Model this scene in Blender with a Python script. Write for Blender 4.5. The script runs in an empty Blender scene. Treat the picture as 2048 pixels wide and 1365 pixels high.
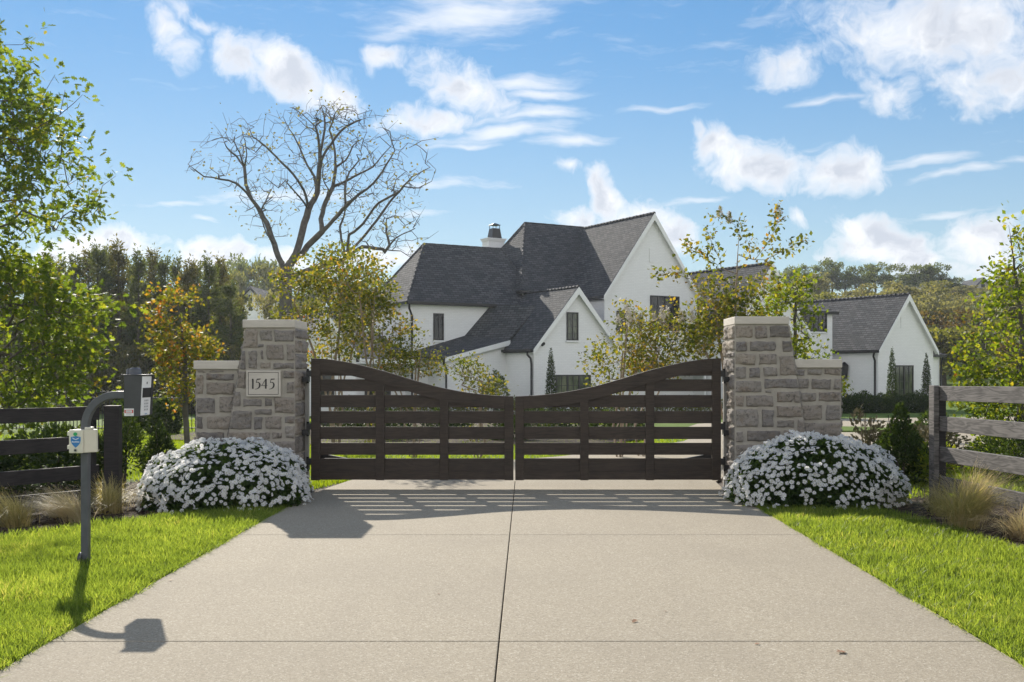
import bpy, math, random
import numpy as np
from mathutils import Vector, Matrix, noise as mnoise

# ------------------------------------------------------------------ camera, sky, sun, exposure
SC = bpy.context.scene
COL = SC.collection
F, CX, CY, H = 2048.0, 1053.0, 741.0, 1.42        # focal length and principal point of the photograph (2048 px wide), eye height in metres


def W(px, py, Y):
    """point at distance Y along the drive seen at photo column px, row py"""
    return Vector(((px - CX) * Y / F, Y, H - (py - CY) * Y / F))


cam = bpy.data.cameras.new('camera')
cam.lens = 36.0
cam.sensor_width = 36.0
cam.shift_x = (1024 - CX) / 2048
cam.shift_y = (CY - 682.5) / 2048
cam.clip_start = 0.1
cam.clip_end = 3000
camo = bpy.data.objects.new('camera', cam)
camo.location = (0, 0, H)
camo.rotation_euler = (math.radians(90), 0, 0)
COL.objects.link(camo)
SC.camera = camo

SUN_EL = math.radians(29.0)
SUN_AZ = math.radians(-21.5)                        # measured from +Y towards +X
SUN_STRENGTH = 5.0
SKY_STRENGTH = 0.13
EXPOSURE = 0.66

sun = bpy.data.lights.new('sun', 'SUN')
sun.energy = SUN_STRENGTH
sun.angle = math.radians(0.5)
sun.color = (1.0, 0.93, 0.82)
suno = bpy.data.objects.new('sun', sun)
sd = Vector((math.sin(SUN_AZ) * math.cos(SUN_EL), math.cos(SUN_AZ) * math.cos(SUN_EL), math.sin(SUN_EL)))
suno.rotation_euler = sd.to_track_quat('Z', 'Y').to_euler()
suno.location = sd * 60
COL.objects.link(suno)

SC.view_settings.view_transform = 'Standard'
SC.view_settings.look = 'None'
SC.view_settings.exposure = EXPOSURE
SC.view_settings.gamma = 1.0
SC.cycles.max_bounces = 6
SC.cycles.diffuse_bounces = 3
SC.cycles.glossy_bounces = 2
SC.cycles.transmission_bounces = 4
SC.cycles.transparent_max_bounces = 6


class NT:
    """small helper round a node tree"""
    def __init__(self, tree):
        self.t = tree
        tree.nodes.clear()

    def n(self, kind, ins=None, **props):
        nd = self.t.nodes.new(kind)
        for k, v in props.items():
            setattr(nd, k, v)
        for k, v in (ins or {}).items():
            s = nd.inputs[k]
            if isinstance(v, bpy.types.NodeSocket):
                self.t.links.new(v, s)
            else:
                s.default_value = v
        return nd

    def math(self, op, a, b=0.0, c=None, clamp=False):
        ins = {0: a, 1: b}
        if c is not None:
            ins[2] = c
        return self.n('ShaderNodeMath', ins, operation=op, use_clamp=clamp).outputs[0]

    def ramp(self, fac, stops, interp='LINEAR'):
        nd = self.n('ShaderNodeValToRGB', {0: fac})
        cr = nd.color_ramp
        cr.interpolation = interp
        while len(cr.elements) > 1:
            cr.elements.remove(cr.elements[-1])
        for i, (p, c) in enumerate(stops):
            e = cr.elements[0] if i == 0 else cr.elements.new(p)
            e.position = p
            e.color = (c[0], c[1], c[2], 1)
        return nd.outputs[0]

    def mix(self, fac, a, b, blend='MIX'):
        nd = self.n('ShaderNodeMix', data_type='RGBA', blend_type=blend)
        for s, v in ((0, fac), (6, a), (7, b)):
            if isinstance(v, bpy.types.NodeSocket):
                self.t.links.new(v, nd.inputs[s])
            else:
                nd.inputs[s].default_value = (*v, 1) if (s and len(v) == 3) else v
        return nd.outputs[2]

    def noise(self, vec, scale, detail=4, rough=0.55, dist=0.0):
        return self.n('ShaderNodeTexNoise', {'Vector': vec, 'Scale': scale, 'Detail': detail, 'Roughness': rough, 'Distortion': dist})

    def smooth(self, v, lo, hi, a=0.0, b=1.0):
        return self.n('ShaderNodeMapRange', {0: v, 1: lo, 2: hi, 3: a, 4: b}, interpolation_type='SMOOTHSTEP').outputs[0]


def build_sky():
    w = bpy.data.worlds.new('World')
    SC.world = w
    w.use_nodes = True
    g = NT(w.node_tree)
    sky = g.n('ShaderNodeTexSky', sky_type='NISHITA', sun_disc=False, sun_elevation=SUN_EL, sun_rotation=SUN_AZ,
              air_density=1.0, dust_density=0.0, ozone_density=2.0, altitude=300)
    d = g.n('ShaderNodeTexCoord').outputs['Generated']
    s = g.n('ShaderNodeSeparateXYZ', {0: d})
    az = g.math('MULTIPLY', g.math('ARCTAN2', s.outputs[0], s.outputs[1]), 57.29578)
    el = g.math('MULTIPLY', g.math('ARCSINE', s.outputs[2]), 57.29578)
    P = g.n('ShaderNodeCombineXYZ', {0: az, 1: el, 2: 0.0}).outputs[0]
    # slow warp plus billowing detail, in degrees of the sky
    nz = g.noise(P, 0.30, 3, 0.5)
    wv = g.n('ShaderNodeVectorMath', {0: nz.outputs['Color'], 1: (0.5, 0.5, 0.5)}, operation='SUBTRACT').outputs[0]
    wv = g.n('ShaderNodeVectorMath', {0: wv, 1: (3.6, 2.6, 0)}, operation='MULTIPLY').outputs[0]
    PS = g.n('ShaderNodeVectorMath', {0: P, 1: g.n('ShaderNodeVectorMath', {0: wv, 'Scale': 0.45}, operation='SCALE').outputs[0]}, operation='ADD').outputs[0]
    PW = g.n('ShaderNodeVectorMath', {0: P, 1: wv}, operation='ADD').outputs[0]

    def deg(px, py, rx, ry):
        a = math.atan((px - CX) / F)
        e = math.atan((CY - py) / F * math.cos(a))
        return math.degrees(a), math.degrees(e), math.degrees(rx / F), math.degrees(ry / F)

    def blobs(lst, vec):
        acc = None
        for (px, py, rx, ry, rot, wt) in lst:
            a, e, sx, sy = deg(px, py, rx, ry)
            m = g.n('ShaderNodeMapping', {0: vec, 1: (a, e, 0), 2: (0, 0, math.radians(rot)), 3: (sx, sy, 1)}, vector_type='TEXTURE').outputs[0]
            ln = g.n('ShaderNodeVectorMath', {0: m}, operation='LENGTH').outputs['Value']
            v = g.math('MULTIPLY', g.math('SUBTRACT', 1.0, ln), wt)
            acc = v if acc is None else g.math('MAXIMUM', acc, v)
        return acc

    cumulus = [
        (480, 110, 85, 62, -20, 1.1), (580, 150, 130, 58, -28, 1.2), (665, 192, 80, 44, -10, 1.1),
        (320, 62, 75, 42, -55, .75), (402, 50, 34, 24, 0, .7), (355, 22, 44, 34, 50, .6), (360, 105, 40, 40, 0, .6),
        (900, 165, 120, 62, -30, 1.0), (855, 238, 150, 34, 4, .95), (770, 122, 56, 24, 8, .85), (960, 200, 90, 60, 0, .9),
        (1900, 55, 300, 120, -6, 1.0), (1990, 150, 190, 90, 0, .85), (1570, 130, 80, 52, 20, .75), (1790, 190, 90, 60, 20, .6),
        (1430, 285, 90, 44, -25, 1.25), (1530, 335, 150, 58, -12, 1.25), (1680, 355, 100, 62, 0, 1.2), (1390, 250, 30, 26, 0, .8),
        (1215, 380, 50, 80, 12, 1.3), (1165, 440, 90, 52, 0, .9), (1260, 440, 130, 46, 0, .9), (1345, 475, 72, 50, -25, 1.25), (1140, 335, 40, 18, 0, .6),
        (1770, 480, 120, 66, -18, 1.6), (1725, 450, 60, 40, 0, 1.3), (1820, 520, 80, 44, 0, 1.4), (1960, 490, 110, 78, 20, 1.2), (1950, 540, 170, 50, 0, .95),
        (1590, 430, 36, 28, -20, .75), (1640, 500, 60, 34, 0, .5),
        (440, 500, 105, 46, 0, 1.6), (210, 500, 125, 48, 0, 1.4), (120, 520, 120, 40, 0, 1.0), (560, 520, 90, 40, 0, 1.0),
        (800, 520, 110, 52, 0, 1.0), (690, 520, 110, 36, 0, .9),
    ]
    wisps = [
        (950, 20, 250, 56, 8, 1.1), (830, 52, 110, 22, 22, .8), (1040, 170, 160, 26, 4, 1.0), (1070, 190, 130, 16, 3, 1.1), (1060, 232, 170, 20, 6, 1.1),
        (1000, 268, 190, 26, 8, 1.0), (1140, 285, 120, 16, 3, 1.0), (930, 290, 110, 10, 0, .9), (1320, 215, 110, 9, 0, .8), (1670, 200, 140, 9, 4, .7),
        (1850, 322, 160, 17, 5, .95), (1890, 350, 170, 12, 6, .8), (2030, 320, 60, 12, 0, .8), (350, 405, 150, 13, 8, .85), (400, 432, 50, 12, 0, .8),
        (560, 392, 280, 32, 2, .6), (900, 360, 160, 16, 0, .8), (830, 425, 130, 14, 0, .7), (1350, 410, 180, 13, 6, .75), (1880, 430, 160, 14, 4, .7),
        (1270, 100, 60, 18, 0, .35), (60, 355, 60, 14, 0, .7), (1500, 60, 120, 16, 20, .35), (1620, 300, 120, 24, 0, .6),
    ]
    fb = g.noise(PW, 0.50, 10, 0.62).outputs['Fac']
    bb = blobs(cumulus, PW)
    f2 = g.noise(PW, 1.9, 9, 0.62).outputs['Fac']
    dens = g.math('ADD', bb, g.math('MULTIPLY', g.math('SUBTRACT', fb, 0.5), 1.55))
    dens = g.math('ADD', dens, g.math('MULTIPLY', g.math('SUBTRACT', f2, 0.5), 0.5))
    a1 = g.math('MULTIPLY', g.smooth(dens, -0.05, 0.92), 0.97)
    Ps = g.n('ShaderNodeVectorMath', {0: PS, 1: (0.30, 1.6, 1)}, operation='MULTIPLY').outputs[0]
    fs = g.noise(Ps, 0.75, 7, 0.6).outputs['Fac']
    dens2 = g.math('ADD', blobs(wisps, PS), g.math('MULTIPLY', g.math('SUBTRACT', fs, 0.5), 2.0))
    a2 = g.math('MULTIPLY', g.smooth(dens2, -0.15, 1.25), 0.80)
    # thin veil of cirrus everywhere, denser to the horizon
    veil = g.math('MULTIPLY', g.smooth(fs, 0.52, 0.8), 0.22)
    hor = g.smooth(el, 20.0, 0.0, 0.0, 0.30)
    # unseen cloud added behind and beside the viewer, low and bright, brightening shaded walls
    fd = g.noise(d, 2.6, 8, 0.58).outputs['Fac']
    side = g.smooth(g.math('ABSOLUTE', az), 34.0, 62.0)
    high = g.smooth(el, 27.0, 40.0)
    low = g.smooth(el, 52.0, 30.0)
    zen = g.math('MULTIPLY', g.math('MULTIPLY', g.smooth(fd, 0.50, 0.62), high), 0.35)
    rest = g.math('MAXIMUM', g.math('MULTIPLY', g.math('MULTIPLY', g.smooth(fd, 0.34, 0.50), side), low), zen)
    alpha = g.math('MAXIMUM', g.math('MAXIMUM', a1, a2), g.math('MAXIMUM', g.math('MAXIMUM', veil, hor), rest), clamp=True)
    # backlit clouds: bright thin rims, greyer cores and bases
    lo = g.noise(PW, 0.42, 5, 0.6).outputs['Fac']
    core = g.math('MULTIPLY', g.smooth(dens, 0.30, 1.15), g.smooth(lo, 0.36, 0.60))
    front = g.mix(core, (0.84, 0.855, 0.885), (0.53, 0.57, 0.65))
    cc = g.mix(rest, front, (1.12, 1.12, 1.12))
    # compress the bright side of the sky towards the sun, as the exposure-blended photograph does
    lum = g.n('ShaderNodeRGBToBW', {0: sky.outputs[0]}).outputs[0]
    sc = g.math('DIVIDE', 1.0, g.math('ADD', 1.0, g.math('MULTIPLY', lum, 0.24)))
    skyc = g.n('ShaderNodeVectorMath', {0: sky.outputs[0], 'Scale': sc}, operation='SCALE').outputs[0]
    skyc = g.n('ShaderNodeHueSaturation', {'Hue': 0.5, 'Saturation': 1.12, 'Value': 0.94, 'Color': skyc}).outputs[0]
    skyc = g.mix(1.0, skyc, (0.80, 1.06, 1.12), 'MULTIPLY')
    b1 = g.n('ShaderNodeBackground', {0: skyc, 1: SKY_STRENGTH})
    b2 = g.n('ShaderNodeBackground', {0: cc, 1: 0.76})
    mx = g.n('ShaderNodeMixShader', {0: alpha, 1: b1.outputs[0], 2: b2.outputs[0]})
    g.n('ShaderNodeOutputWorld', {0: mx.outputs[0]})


build_sky()

# ------------------------------------------------------------------ materials
MATS = {}


def mat(name, fn):
    m = bpy.data.materials.new(name)
    m.use_nodes = True
    g = NT(m.node_tree)
    fn(g)
    MATS[name] = m
    return m


def out(g, shader):
    g.n('ShaderNodeOutputMaterial', {0: shader})


def uvv(g):
    return g.n('ShaderNodeTexCoord').outputs['UV']


def objv(g):
    return g.n('ShaderNodeNewGeometry').outputs['Position']


def bump(g, h, strength=0.4, dist=0.02):
    return g.n('ShaderNodeBump', {'Strength': strength, 'Distance': dist, 'Height': h}).outputs[0]


def leafmat(name, stops, trans=0.5, tcol=(1.9, 1.75, 0.45), rough=0.55, spec=0.13, tgain=3.1):
    def fn(g):
        r = g.n('ShaderNodeNewGeometry').outputs['Random Per Island']
        big = g.noise(objv(g), 1.3, 2).outputs['Fac']
        f = g.math('ADD', g.math('MULTIPLY', r, 0.72), g.math('MULTIPLY', g.smooth(big, 0.3, 0.7), 0.28), clamp=True)
        c = g.ramp(f, stops)
        ct = g.mix(1.0, c, tuple(x * tgain / 2.0 for x in tcol), 'MULTIPLY')
        ct = g.n('ShaderNodeVectorMath', {0: ct, 1: (1.0, 1.0, 1.0)}, operation='MULTIPLY').outputs[0]
        p = g.n('ShaderNodeBsdfPrincipled', {'Base Color': c, 'Roughness': rough, 'Specular IOR Level': spec})
        t = g.n('ShaderNodeBsdfTranslucent', {0: ct})
        out(g, g.n('ShaderNodeMixShader', {0: trans, 1: p.outputs[0], 2: t.outputs[0]}).outputs[0])
    return mat(name, fn)


def plain(name, c1, c2, scale=6, rough=0.6, bmp=0.0, metal=0.0, spec=0.5, detail=4):
    def fn(g):
        v = objv(g)
        n = g.noise(v, scale, detail).outputs['Fac']
        c = g.ramp(n, [(0.3, c1), (0.7, c2)])
        ins = {'Base Color': c, 'Roughness': rough, 'Metallic': metal, 'Specular IOR Level': spec}
        if bmp:
            ins['Normal'] = bump(g, g.noise(v, scale * 6, 4).outputs['Fac'], bmp, 0.01)
        out(g, g.n('ShaderNodeBsdfPrincipled', ins).outputs[0])
    return mat(name, fn)


def m_concrete(g):
    v = objv(g)
    vo = g.n('ShaderNodeTexVoronoi', {'Vector': v, 'Scale': 120.0, 'Randomness': 1.0})
    peb = g.ramp(g.n('ShaderNodeSeparateColor', {0: vo.outputs['Color']}).outputs[0],
                 [(0.0, (.11, .092, .070)), (0.22, (.235, .20, .153)), (0.6, (.325, .282, .210)), (0.86, (.40, .358, .288)), (1.0, (.62, .57, .48))])
    fine = g.noise(v, 300, 2).outputs['Fac']
    big = g.noise(v, 0.55, 4, 0.6).outputs['Fac']
    mid = g.noise(v, 5.0, 5, 0.65).outputs['Fac']
    c = g.mix(g.smooth(fine, 0.28, 0.68), peb, (.345, .300, .224))
    c = g.mix(g.math('MULTIPLY', g.smooth(big, 0.35, 0.75), 0.35), c, (.245, .213, .166))
    c = g.mix(g.math('MULTIPLY', g.smooth(mid, 0.60, 0.80), 0.22), c, (.22, .191, .149))
    isl = g.n('ShaderNodeNewGeometry').outputs['Random Per Island']
    c = g.mix(g.math('MULTIPLY', isl, 0.10), c, (.225, .196, .153))
    drip = g.noise(g.n('ShaderNodeMapping', {0: v, 3: (2.2, 0.28, 1)}).outputs[0], 1.0, 5, 0.6, 0.4).outputs['Fac']
    c = g.mix(g.math('MULTIPLY', g.smooth(drip, 0.50, 0.72), 0.22), c, (.24, .207, .162))
    h = g.math('ADD', vo.outputs['Distance'], g.math('MULTIPLY', fine, 0.4))
    out(g, g.n('ShaderNodeBsdfPrincipled', {'Base Color': c, 'Roughness': 0.88, 'Specular IOR Level': 0.15, 'Normal': bump(g, h, 0.3, 0.005)}).outputs[0])


def m_stone(g):
    v = objv(g)
    r = g.n('ShaderNodeNewGeometry').outputs['Random Per Island']
    base = g.ramp(r, [(0.0, (.17, .156, .147)), (0.2, (.34, .31, .278)), (0.4, (.235, .218, .208)), (0.6, (.38, .33, .275)), (0.75, (.26, .243, .236)), (0.9, (.33, .283, .235)), (1.0, (.29, .27, .252))])
    st = g.n('ShaderNodeMapping', {0: v, 3: (3, 3, 11)}).outputs[0]
    lay = g.noise(st, 3.2, 6, 0.65, 0.6).outputs['Fac']
    c = g.mix(g.math('MULTIPLY', g.smooth(lay, 0.45, 0.75), 0.6), base, (.37, .32, .265))
    ru = g.noise(v, 5.5, 4, 0.6).outputs['Fac']
    c = g.mix(g.math('MULTIPLY', g.smooth(ru, 0.56, 0.72), 0.55), c, (.215, .145, .085))
    dk = g.noise(v, 26, 6, 0.7).outputs['Fac']
    c = g.mix(g.math('MULTIPLY', g.smooth(dk, 0.50, 0.66), 0.62), c, (.085, .076, .070))
    li = g.noise(v, 55, 3, 0.6).outputs['Fac']
    c = g.mix(g.math('MULTIPLY', g.smooth(li, 0.64, 0.74), 0.55), c, (.42, .39, .35))
    h = g.math('ADD', g.math('MULTIPLY', lay, 0.6), g.math('MULTIPLY', g.noise(v, 40, 8, 0.75).outputs['Fac'], 1.0))
    out(g, g.n('ShaderNodeBsdfPrincipled', {'Base Color': c, 'Roughness': 0.85, 'Specular IOR Level': 0.25, 'Normal': bump(g, h, 0.95, 0.03)}).outputs[0])


def m_mortar(g):
    v = objv(g)
    n = g.noise(v, 9, 6, 0.65).outputs['Fac']
    c = g.ramp(n, [(0.3, (.31, .285, .245)), (0.7, (.40, .368, .318))])
    out(g, g.n('ShaderNodeBsdfPrincipled', {'Base Color': c, 'Roughness': 0.9, 'Specular IOR Level': 0.2, 'Normal': bump(g, g.noise(v, 90, 5, 0.7).outputs['Fac'], 0.5, 0.008)}).outputs[0])


def m_limestone(g):
    v = objv(g)
    n = g.noise(g.n('ShaderNodeMapping', {0: v, 3: (1, 1, 4)}).outputs[0], 3.5, 6, 0.65).outputs['Fac']
    c = g.ramp(n, [(0.3, (.46, .42, .365)), (0.7, (.57, .525, .46))])
    out(g, g.n('ShaderNodeBsdfPrincipled', {'Base Color': c, 'Roughness': 0.75, 'Specular IOR Level': 0.3, 'Normal': bump(g, g.noise(v, 70, 5).outputs['Fac'], 0.2, 0.006)}).outputs[0])


def woodmat(name, dark, light, grain=0.5, rough=0.7, spec=0.3):
    def fn(g):
        u = uvv(g)
        r = g.n('ShaderNodeNewGeometry').outputs['Random Per Island']
        off = g.n('ShaderNodeCombineXYZ', {0: g.math('MULTIPLY', r, 37.0), 1: g.math('MULTIPLY', r, 11.0), 2: 0.0}).outputs[0]
        u2 = g.n('ShaderNodeVectorMath', {0: u, 1: off}, operation='ADD').outputs[0]
        m = g.n('ShaderNodeMapping', {0: u2, 3: (1.1, 9.0, 1)}).outputs[0]
        wv = g.noise(m, 1.0, 3, 0.5, 0.5).outputs['Fac']
        rings = g.math('SINE', g.math('MULTIPLY', wv, 62.0))
        fib = g.noise(g.n('ShaderNodeMapping', {0: u2, 3: (3, 130, 1)}).outputs[0], 1.0, 4, 0.6).outputs['Fac']
        pat = g.noise(u2, 3.0, 5, 0.65).outputs['Fac']
        f = g.math('ADD', g.math('MULTIPLY', g.math('ADD', g.math('MULTIPLY', rings, 0.25), 0.5), grain), g.math('ADD', g.math('MULTIPLY', fib, 0.45), g.math('MULTIPLY', pat, 0.55 - grain * 0.3)))
        c = g.ramp(f, [(0.40, dark), (0.85, light)])
        out(g, g.n('ShaderNodeBsdfPrincipled', {'Base Color': c, 'Roughness': rough, 'Specular IOR Level': spec, 'Normal': bump(g, g.math('ADD', fib, g.math('MULTIPLY', rings, 0.2 * grain)), 0.35, 0.004)}).outputs[0])
    return mat(name, fn)


def m_shingle(g):
    u = uvv(g)
    uw = g.n('ShaderNodeVectorMath', {0: u, 1: g.n('ShaderNodeVectorMath', {0: g.noise(u, 1.6, 2).outputs['Color'], 1: (0.04, 0.05, 0)}, operation='MULTIPLY').outputs[0]}, operation='ADD').outputs[0]
    b = g.n('ShaderNodeTexBrick', {'Vector': uw, 'Color1': (.056, .061, .068, 1), 'Color2': (.118, .120, .125, 1), 'Mortar': (.022, .022, .024, 1), 'Scale': 1.0,
                                   'Mortar Size': 0.016, 'Mortar Smooth': 0.2, 'Brick Width': 0.34, 'Row Height': 0.155, 'Bias': -0.1}, offset=0.5)
    n = g.noise(u, 0.9, 5, 0.65).outputs['Fac']
    c = g.mix(g.math('MULTIPLY', g.smooth(n, 0.35, 0.7), 0.35), b.outputs['Color'], (.092, .090, .088))
    s = g.n('ShaderNodeSeparateXYZ', {0: uw})
    saw = g.math('FRACT', g.math('DIVIDE', s.outputs[1], 0.155))
    h = g.math('ADD', g.math('MULTIPLY', saw, -0.8), g.math('ADD', g.math('MULTIPLY', b.outputs['Fac'], -0.4), g.math('MULTIPLY', g.noise(u, 30, 3).outputs['Fac'], 0.5)))
    out(g, g.n('ShaderNodeBsdfPrincipled', {'Base Color': c, 'Roughness': 0.9, 'Specular IOR Level': 0.12, 'Normal': bump(g, h, 0.8, 0.035)}).outputs[0])


def m_brick(g):
    u = uvv(g)
    b = g.n('ShaderNodeTexBrick', {'Vector': u, 'Color1': (.83, .83, .83, 1), 'Color2': (.79, .79, .79, 1), 'Mortar': (.74, .74, .74, 1), 'Scale': 1.0,
                                   'Mortar Size': 0.009, 'Mortar Smooth': 0.3, 'Brick Width': 0.24, 'Row Height': 0.085}, offset=0.5)
    n = g.noise(u, 0.7, 5, 0.6).outputs['Fac']
    c = g.mix(g.math('MULTIPLY', g.smooth(n, 0.45, 0.8), 0.12), b.outputs['Color'], (.72, .71, .68))
    out(g, g.n('ShaderNodeBsdfPrincipled', {'Base Color': c, 'Roughness': 0.6, 'Specular IOR Level': 0.3, 'Normal': bump(g, g.math('MULTIPLY', b.outputs['Fac'], -1.0), 0.3, 0.006)}).outputs[0])


def m_ground(g):
    v = objv(g)
    n1 = g.noise(v, 0.35, 4, 0.6).outputs['Fac']
    n2 = g.noise(v, 9.0, 6, 0.7).outputs['Fac']
    n3 = g.noise(v, 60.0, 3, 0.7).outputs['Fac']
    c = g.ramp(n1, [(0.3, (.075, .125, .022)), (0.7, (.12, .175, .03))])
    c = g.mix(g.math('MULTIPLY', g.smooth(n2, 0.4, 0.7), 0.6), c, (.05, .09, .018))
    c = g.mix(g.math('MULTIPLY', g.smooth(n3, 0.45, 0.7), 0.5), c, (.19, .25, .045))
    out(g, g.n('ShaderNodeBsdfPrincipled', {'Base Color': c, 'Roughness': 0.9, 'Specular IOR Level': 0.1, 'Normal': bump(g, n3, 0.7, 0.03)}).outputs[0])


def m_mulch(g):
    v = objv(g)
    vo = g.n('ShaderNodeTexVoronoi', {'Vector': g.n('ShaderNodeMapping', {0: v, 3: (26, 44, 30)}).outputs[0], 'Scale': 1.0})
    r = g.n('ShaderNodeSeparateColor', {0: vo.outputs['Color']}).outputs[0]
    c = g.ramp(r, [(0.0, (.022, .016, .012)), (0.5, (.06, .042, .03)), (0.85, (.10, .072, .05)), (1.0, (.20, .155, .11))])
    out(g, g.n('ShaderNodeBsdfPrincipled', {'Base Color': c, 'Roughness': 0.9, 'Specular IOR Level': 0.15, 'Normal': bump(g, vo.outputs['Distance'], 0.9, 0.03)}).outputs[0])


def m_glass(g):
    v = objv(g)
    n = g.noise(v, 1.2, 3).outputs['Fac']
    c = g.ramp(n, [(0.35, (.010, .012, .012)), (0.7, (.035, .038, .034))])
    out(g, g.n('ShaderNodeBsdfPrincipled', {'Base Color': c, 'Roughness': 0.04, 'Specular IOR Level': 0.45, 'Normal': bump(g, n, 0.03, 0.05)}).outputs[0])


def m_glass_reflection_tint(g):
    v = objv(g)
    n = g.noise(g.n('ShaderNodeMapping', {0: v, 3: (2.2, 2.2, .8)}).outputs[0], 1.0, 4, 0.6).outputs['Fac']
    c = g.ramp(n, [(0.35, (.020, .026, .022)), (0.52, (.085, .10, .062)), (0.7, (.17, .18, .12))])  # tree reflections and drapes painted as mottled yellow-green pane colour
    out(g, g.n('ShaderNodeBsdfPrincipled', {'Base Color': c, 'Roughness': 0.06, 'Specular IOR Level': 0.5}).outputs[0])


def build_materials():
    mat('glass_reflection_tint', m_glass_reflection_tint)
    mat('concrete', m_concrete); mat('stone', m_stone); mat('mortar', m_mortar); mat('limestone', m_limestone)
    mat('shingle', m_shingle); mat('brick', m_brick); mat('ground', m_ground); mat('mulch', m_mulch); mat('glass', m_glass)
    woodmat('gate_wood', (.019, .014, .0108), (.062, .044, .0325), 0.3, 0.55)
    woodmat('fence_dark', (.012, .0105, .011), (.040, .034, .033), 0.3, 0.75)
    woodmat('fence_grey', (.028, .026, .025), (.150, .138, .130), 0.5, 0.75)
    plain('black_metal', (.010, .010, .011), (.018, .018, .019), 12, 0.45)
    plain('dark_grey_metal', (.036, .037, .041), (.055, .056, .062), 8, 0.42, 0.05, 0.0, 0.5)
    plain('pole_metal', (.062, .067, .075), (.095, .10, .112), 10, 0.42, 0.05)
    plain('steel', (.30, .30, .29), (.40, .39, .37), 10, 0.45, 0.05, 0.3)
    plain('white_trim', (.76, .77, .77), (.82, .82, .81), 2, 0.55)
    plain('white_plastic', (.70, .71, .72), (.78, .79, .80), 5, 0.4)
    plain('cream_plastic', (.60, .57, .47), (.68, .65, .54), 6, 0.45)
    plain('blue_paint', (.03, .17, .42), (.035, .20, .48), 5, 0.4)
    plain('green_plastic', (.02, .30, .10), (.03, .42, .14), 5, 0.3)
    plain('red_paint', (.48, .07, .06), (.55, .10, .08), 5, 0.5)
    plain('letter_white', (.70, .74, .78), (.74, .78, .82), 5, 0.5)
    plain('letter_dark', (.025, .024, .024), (.045, .042, .04), 20, 0.8)
    plain('letter_grey', (.28, .29, .31), (.33, .34, .36), 5, 0.5)
    plain('bark', (.055, .045, .036), (.125, .105, .086), 7, 0.9, 0.6)
    plain('bark_grey', (.060, .054, .046), (.13, .118, .10), 5, 0.9, 0.6)
    plain('bark_tan', (.16, .115, .075), (.30, .23, .16), 6, 0.7, 0.3)
    plain('soil', (.045, .033, .022), (.10, .075, .05), 14, 0.95, 0.6)
    plain('dry_leaf', (.16, .07, .025), (.28, .13, .05), 20, 0.7)
    plain('petal_core', (.55, .50, .20), (.60, .55, .25), 20, 0.6)
    leafmat('leaf_oak', [(0, (.035, .060, .016)), (.45, (.060, .092, .020)), (.8, (.105, .135, .025)), (.94, (.19, .17, .03)), (1, (.26, .14, .035))], .5, tgain=3.6)
    leafmat('leaf_crape', [(0, (.034, .050, .018)), (.4, (.068, .084, .022)), (.66, (.115, .112, .030)), (.84, (.18, .145, .036)), (.95, (.21, .115, .035)), (1, (.25, .08, .03))], .45, tgain=3.3)
    leafmat('leaf_maple', [(0, (.06, .085, .02)), (.4, (.115, .135, .028)), (.66, (.19, .17, .035)), (.84, (.28, .15, .04)), (.95, (.32, .11, .035)), (1, (.34, .07, .03))], .45, tgain=2.7)
    leafmat('leaf_lime', [(0, (.045, .075, .015)), (.5, (.085, .12, .02)), (.85, (.16, .175, .03)), (.97, (.24, .18, .03)), (1, (.25, .10, .03))], .5)
    leafmat('leaf_cedar', [(0, (.036, .050, .030)), (.6, (.062, .080, .042)), (1, (.11, .125, .055))], .35, tgain=3.6)
    leafmat('leaf_cedar_brown', [(0, (.042, .046, .028)), (.6, (.075, .076, .042)), (1, (.13, .115, .055))], .35, tgain=3.6)
    leafmat('leaf_autumn', [(0, (.080, .084, .042)), (.5, (.150, .148, .072)), (.85, (.215, .20, .095)), (1, (.24, .18, .085))], .4, tgain=2.6, tcol=(1.8, 1.7, .8))
    leafmat('leaf_olive', [(0, (.048, .056, .026)), (.5, (.090, .10, .040)), (1, (.16, .15, .05))], .4)
    leafmat('leaf_hill', [(0, (.050, .070, .048)), (.6, (.082, .105, .062)), (1, (.125, .145, .075))], .35, tgain=3.2)
    leafmat('leaf_red', [(0, (.06, .05, .028)), (.6, (.11, .08, .038)), (1, (.16, .10, .042))], .35, tgain=2.4)
    leafmat('leaf_box', [(0, (.016, .030, .012)), (.6, (.034, .058, .018)), (1, (.07, .10, .026))], .3, tgain=2.6)
    leafmat('leaf_flower', [(0, (.018, .036, .012)), (.6, (.038, .070, .020)), (1, (.08, .12, .028))], .35)
    leafmat('leaf_tan', [(0, (.09, .085, .05)), (.6, (.16, .14, .085)), (1, (.25, .21, .14))], .35, tcol=(1.2, 1.15, .8), tgain=2.2)
    leafmat('grass_blade', [(0, (.035, .060, .014)), (.3, (.085, .125, .024)), (.7, (.13, .178, .036)), (.90, (.19, .228, .055)), (1, (.33, .30, .14))], .55, tcol=(1.95, 1.8, .8), rough=.45, spec=.22, tgain=3.2)
    leafmat('grass_far', [(0, (.080, .125, .018)), (.5, (.115, .165, .024)), (1, (.155, .205, .03))], .5, tcol=(2.0, 1.8, .4), rough=.5, spec=.25, tgain=3.2)
    leafmat('straw', [(0, (.28, .225, .14)), (.5, (.42, .35, .23)), (.8, (.34, .32, .17)), (1, (.55, .48, .36))], .4, tcol=(1.3, 1.2, .9), rough=.5)
    leafmat('straw_green', [(0, (.20, .20, .08)), (.5, (.32, .28, .13)), (1, (.50, .42, .25))], .4, tcol=(1.4, 1.3, .7), rough=.5)
    leafmat('petal', [(0, (.84, .835, .82)), (1, (.90, .895, .88))], .5, tcol=(.95, .95, .95), rough=.6, spec=.2, tgain=2.0)
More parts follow.
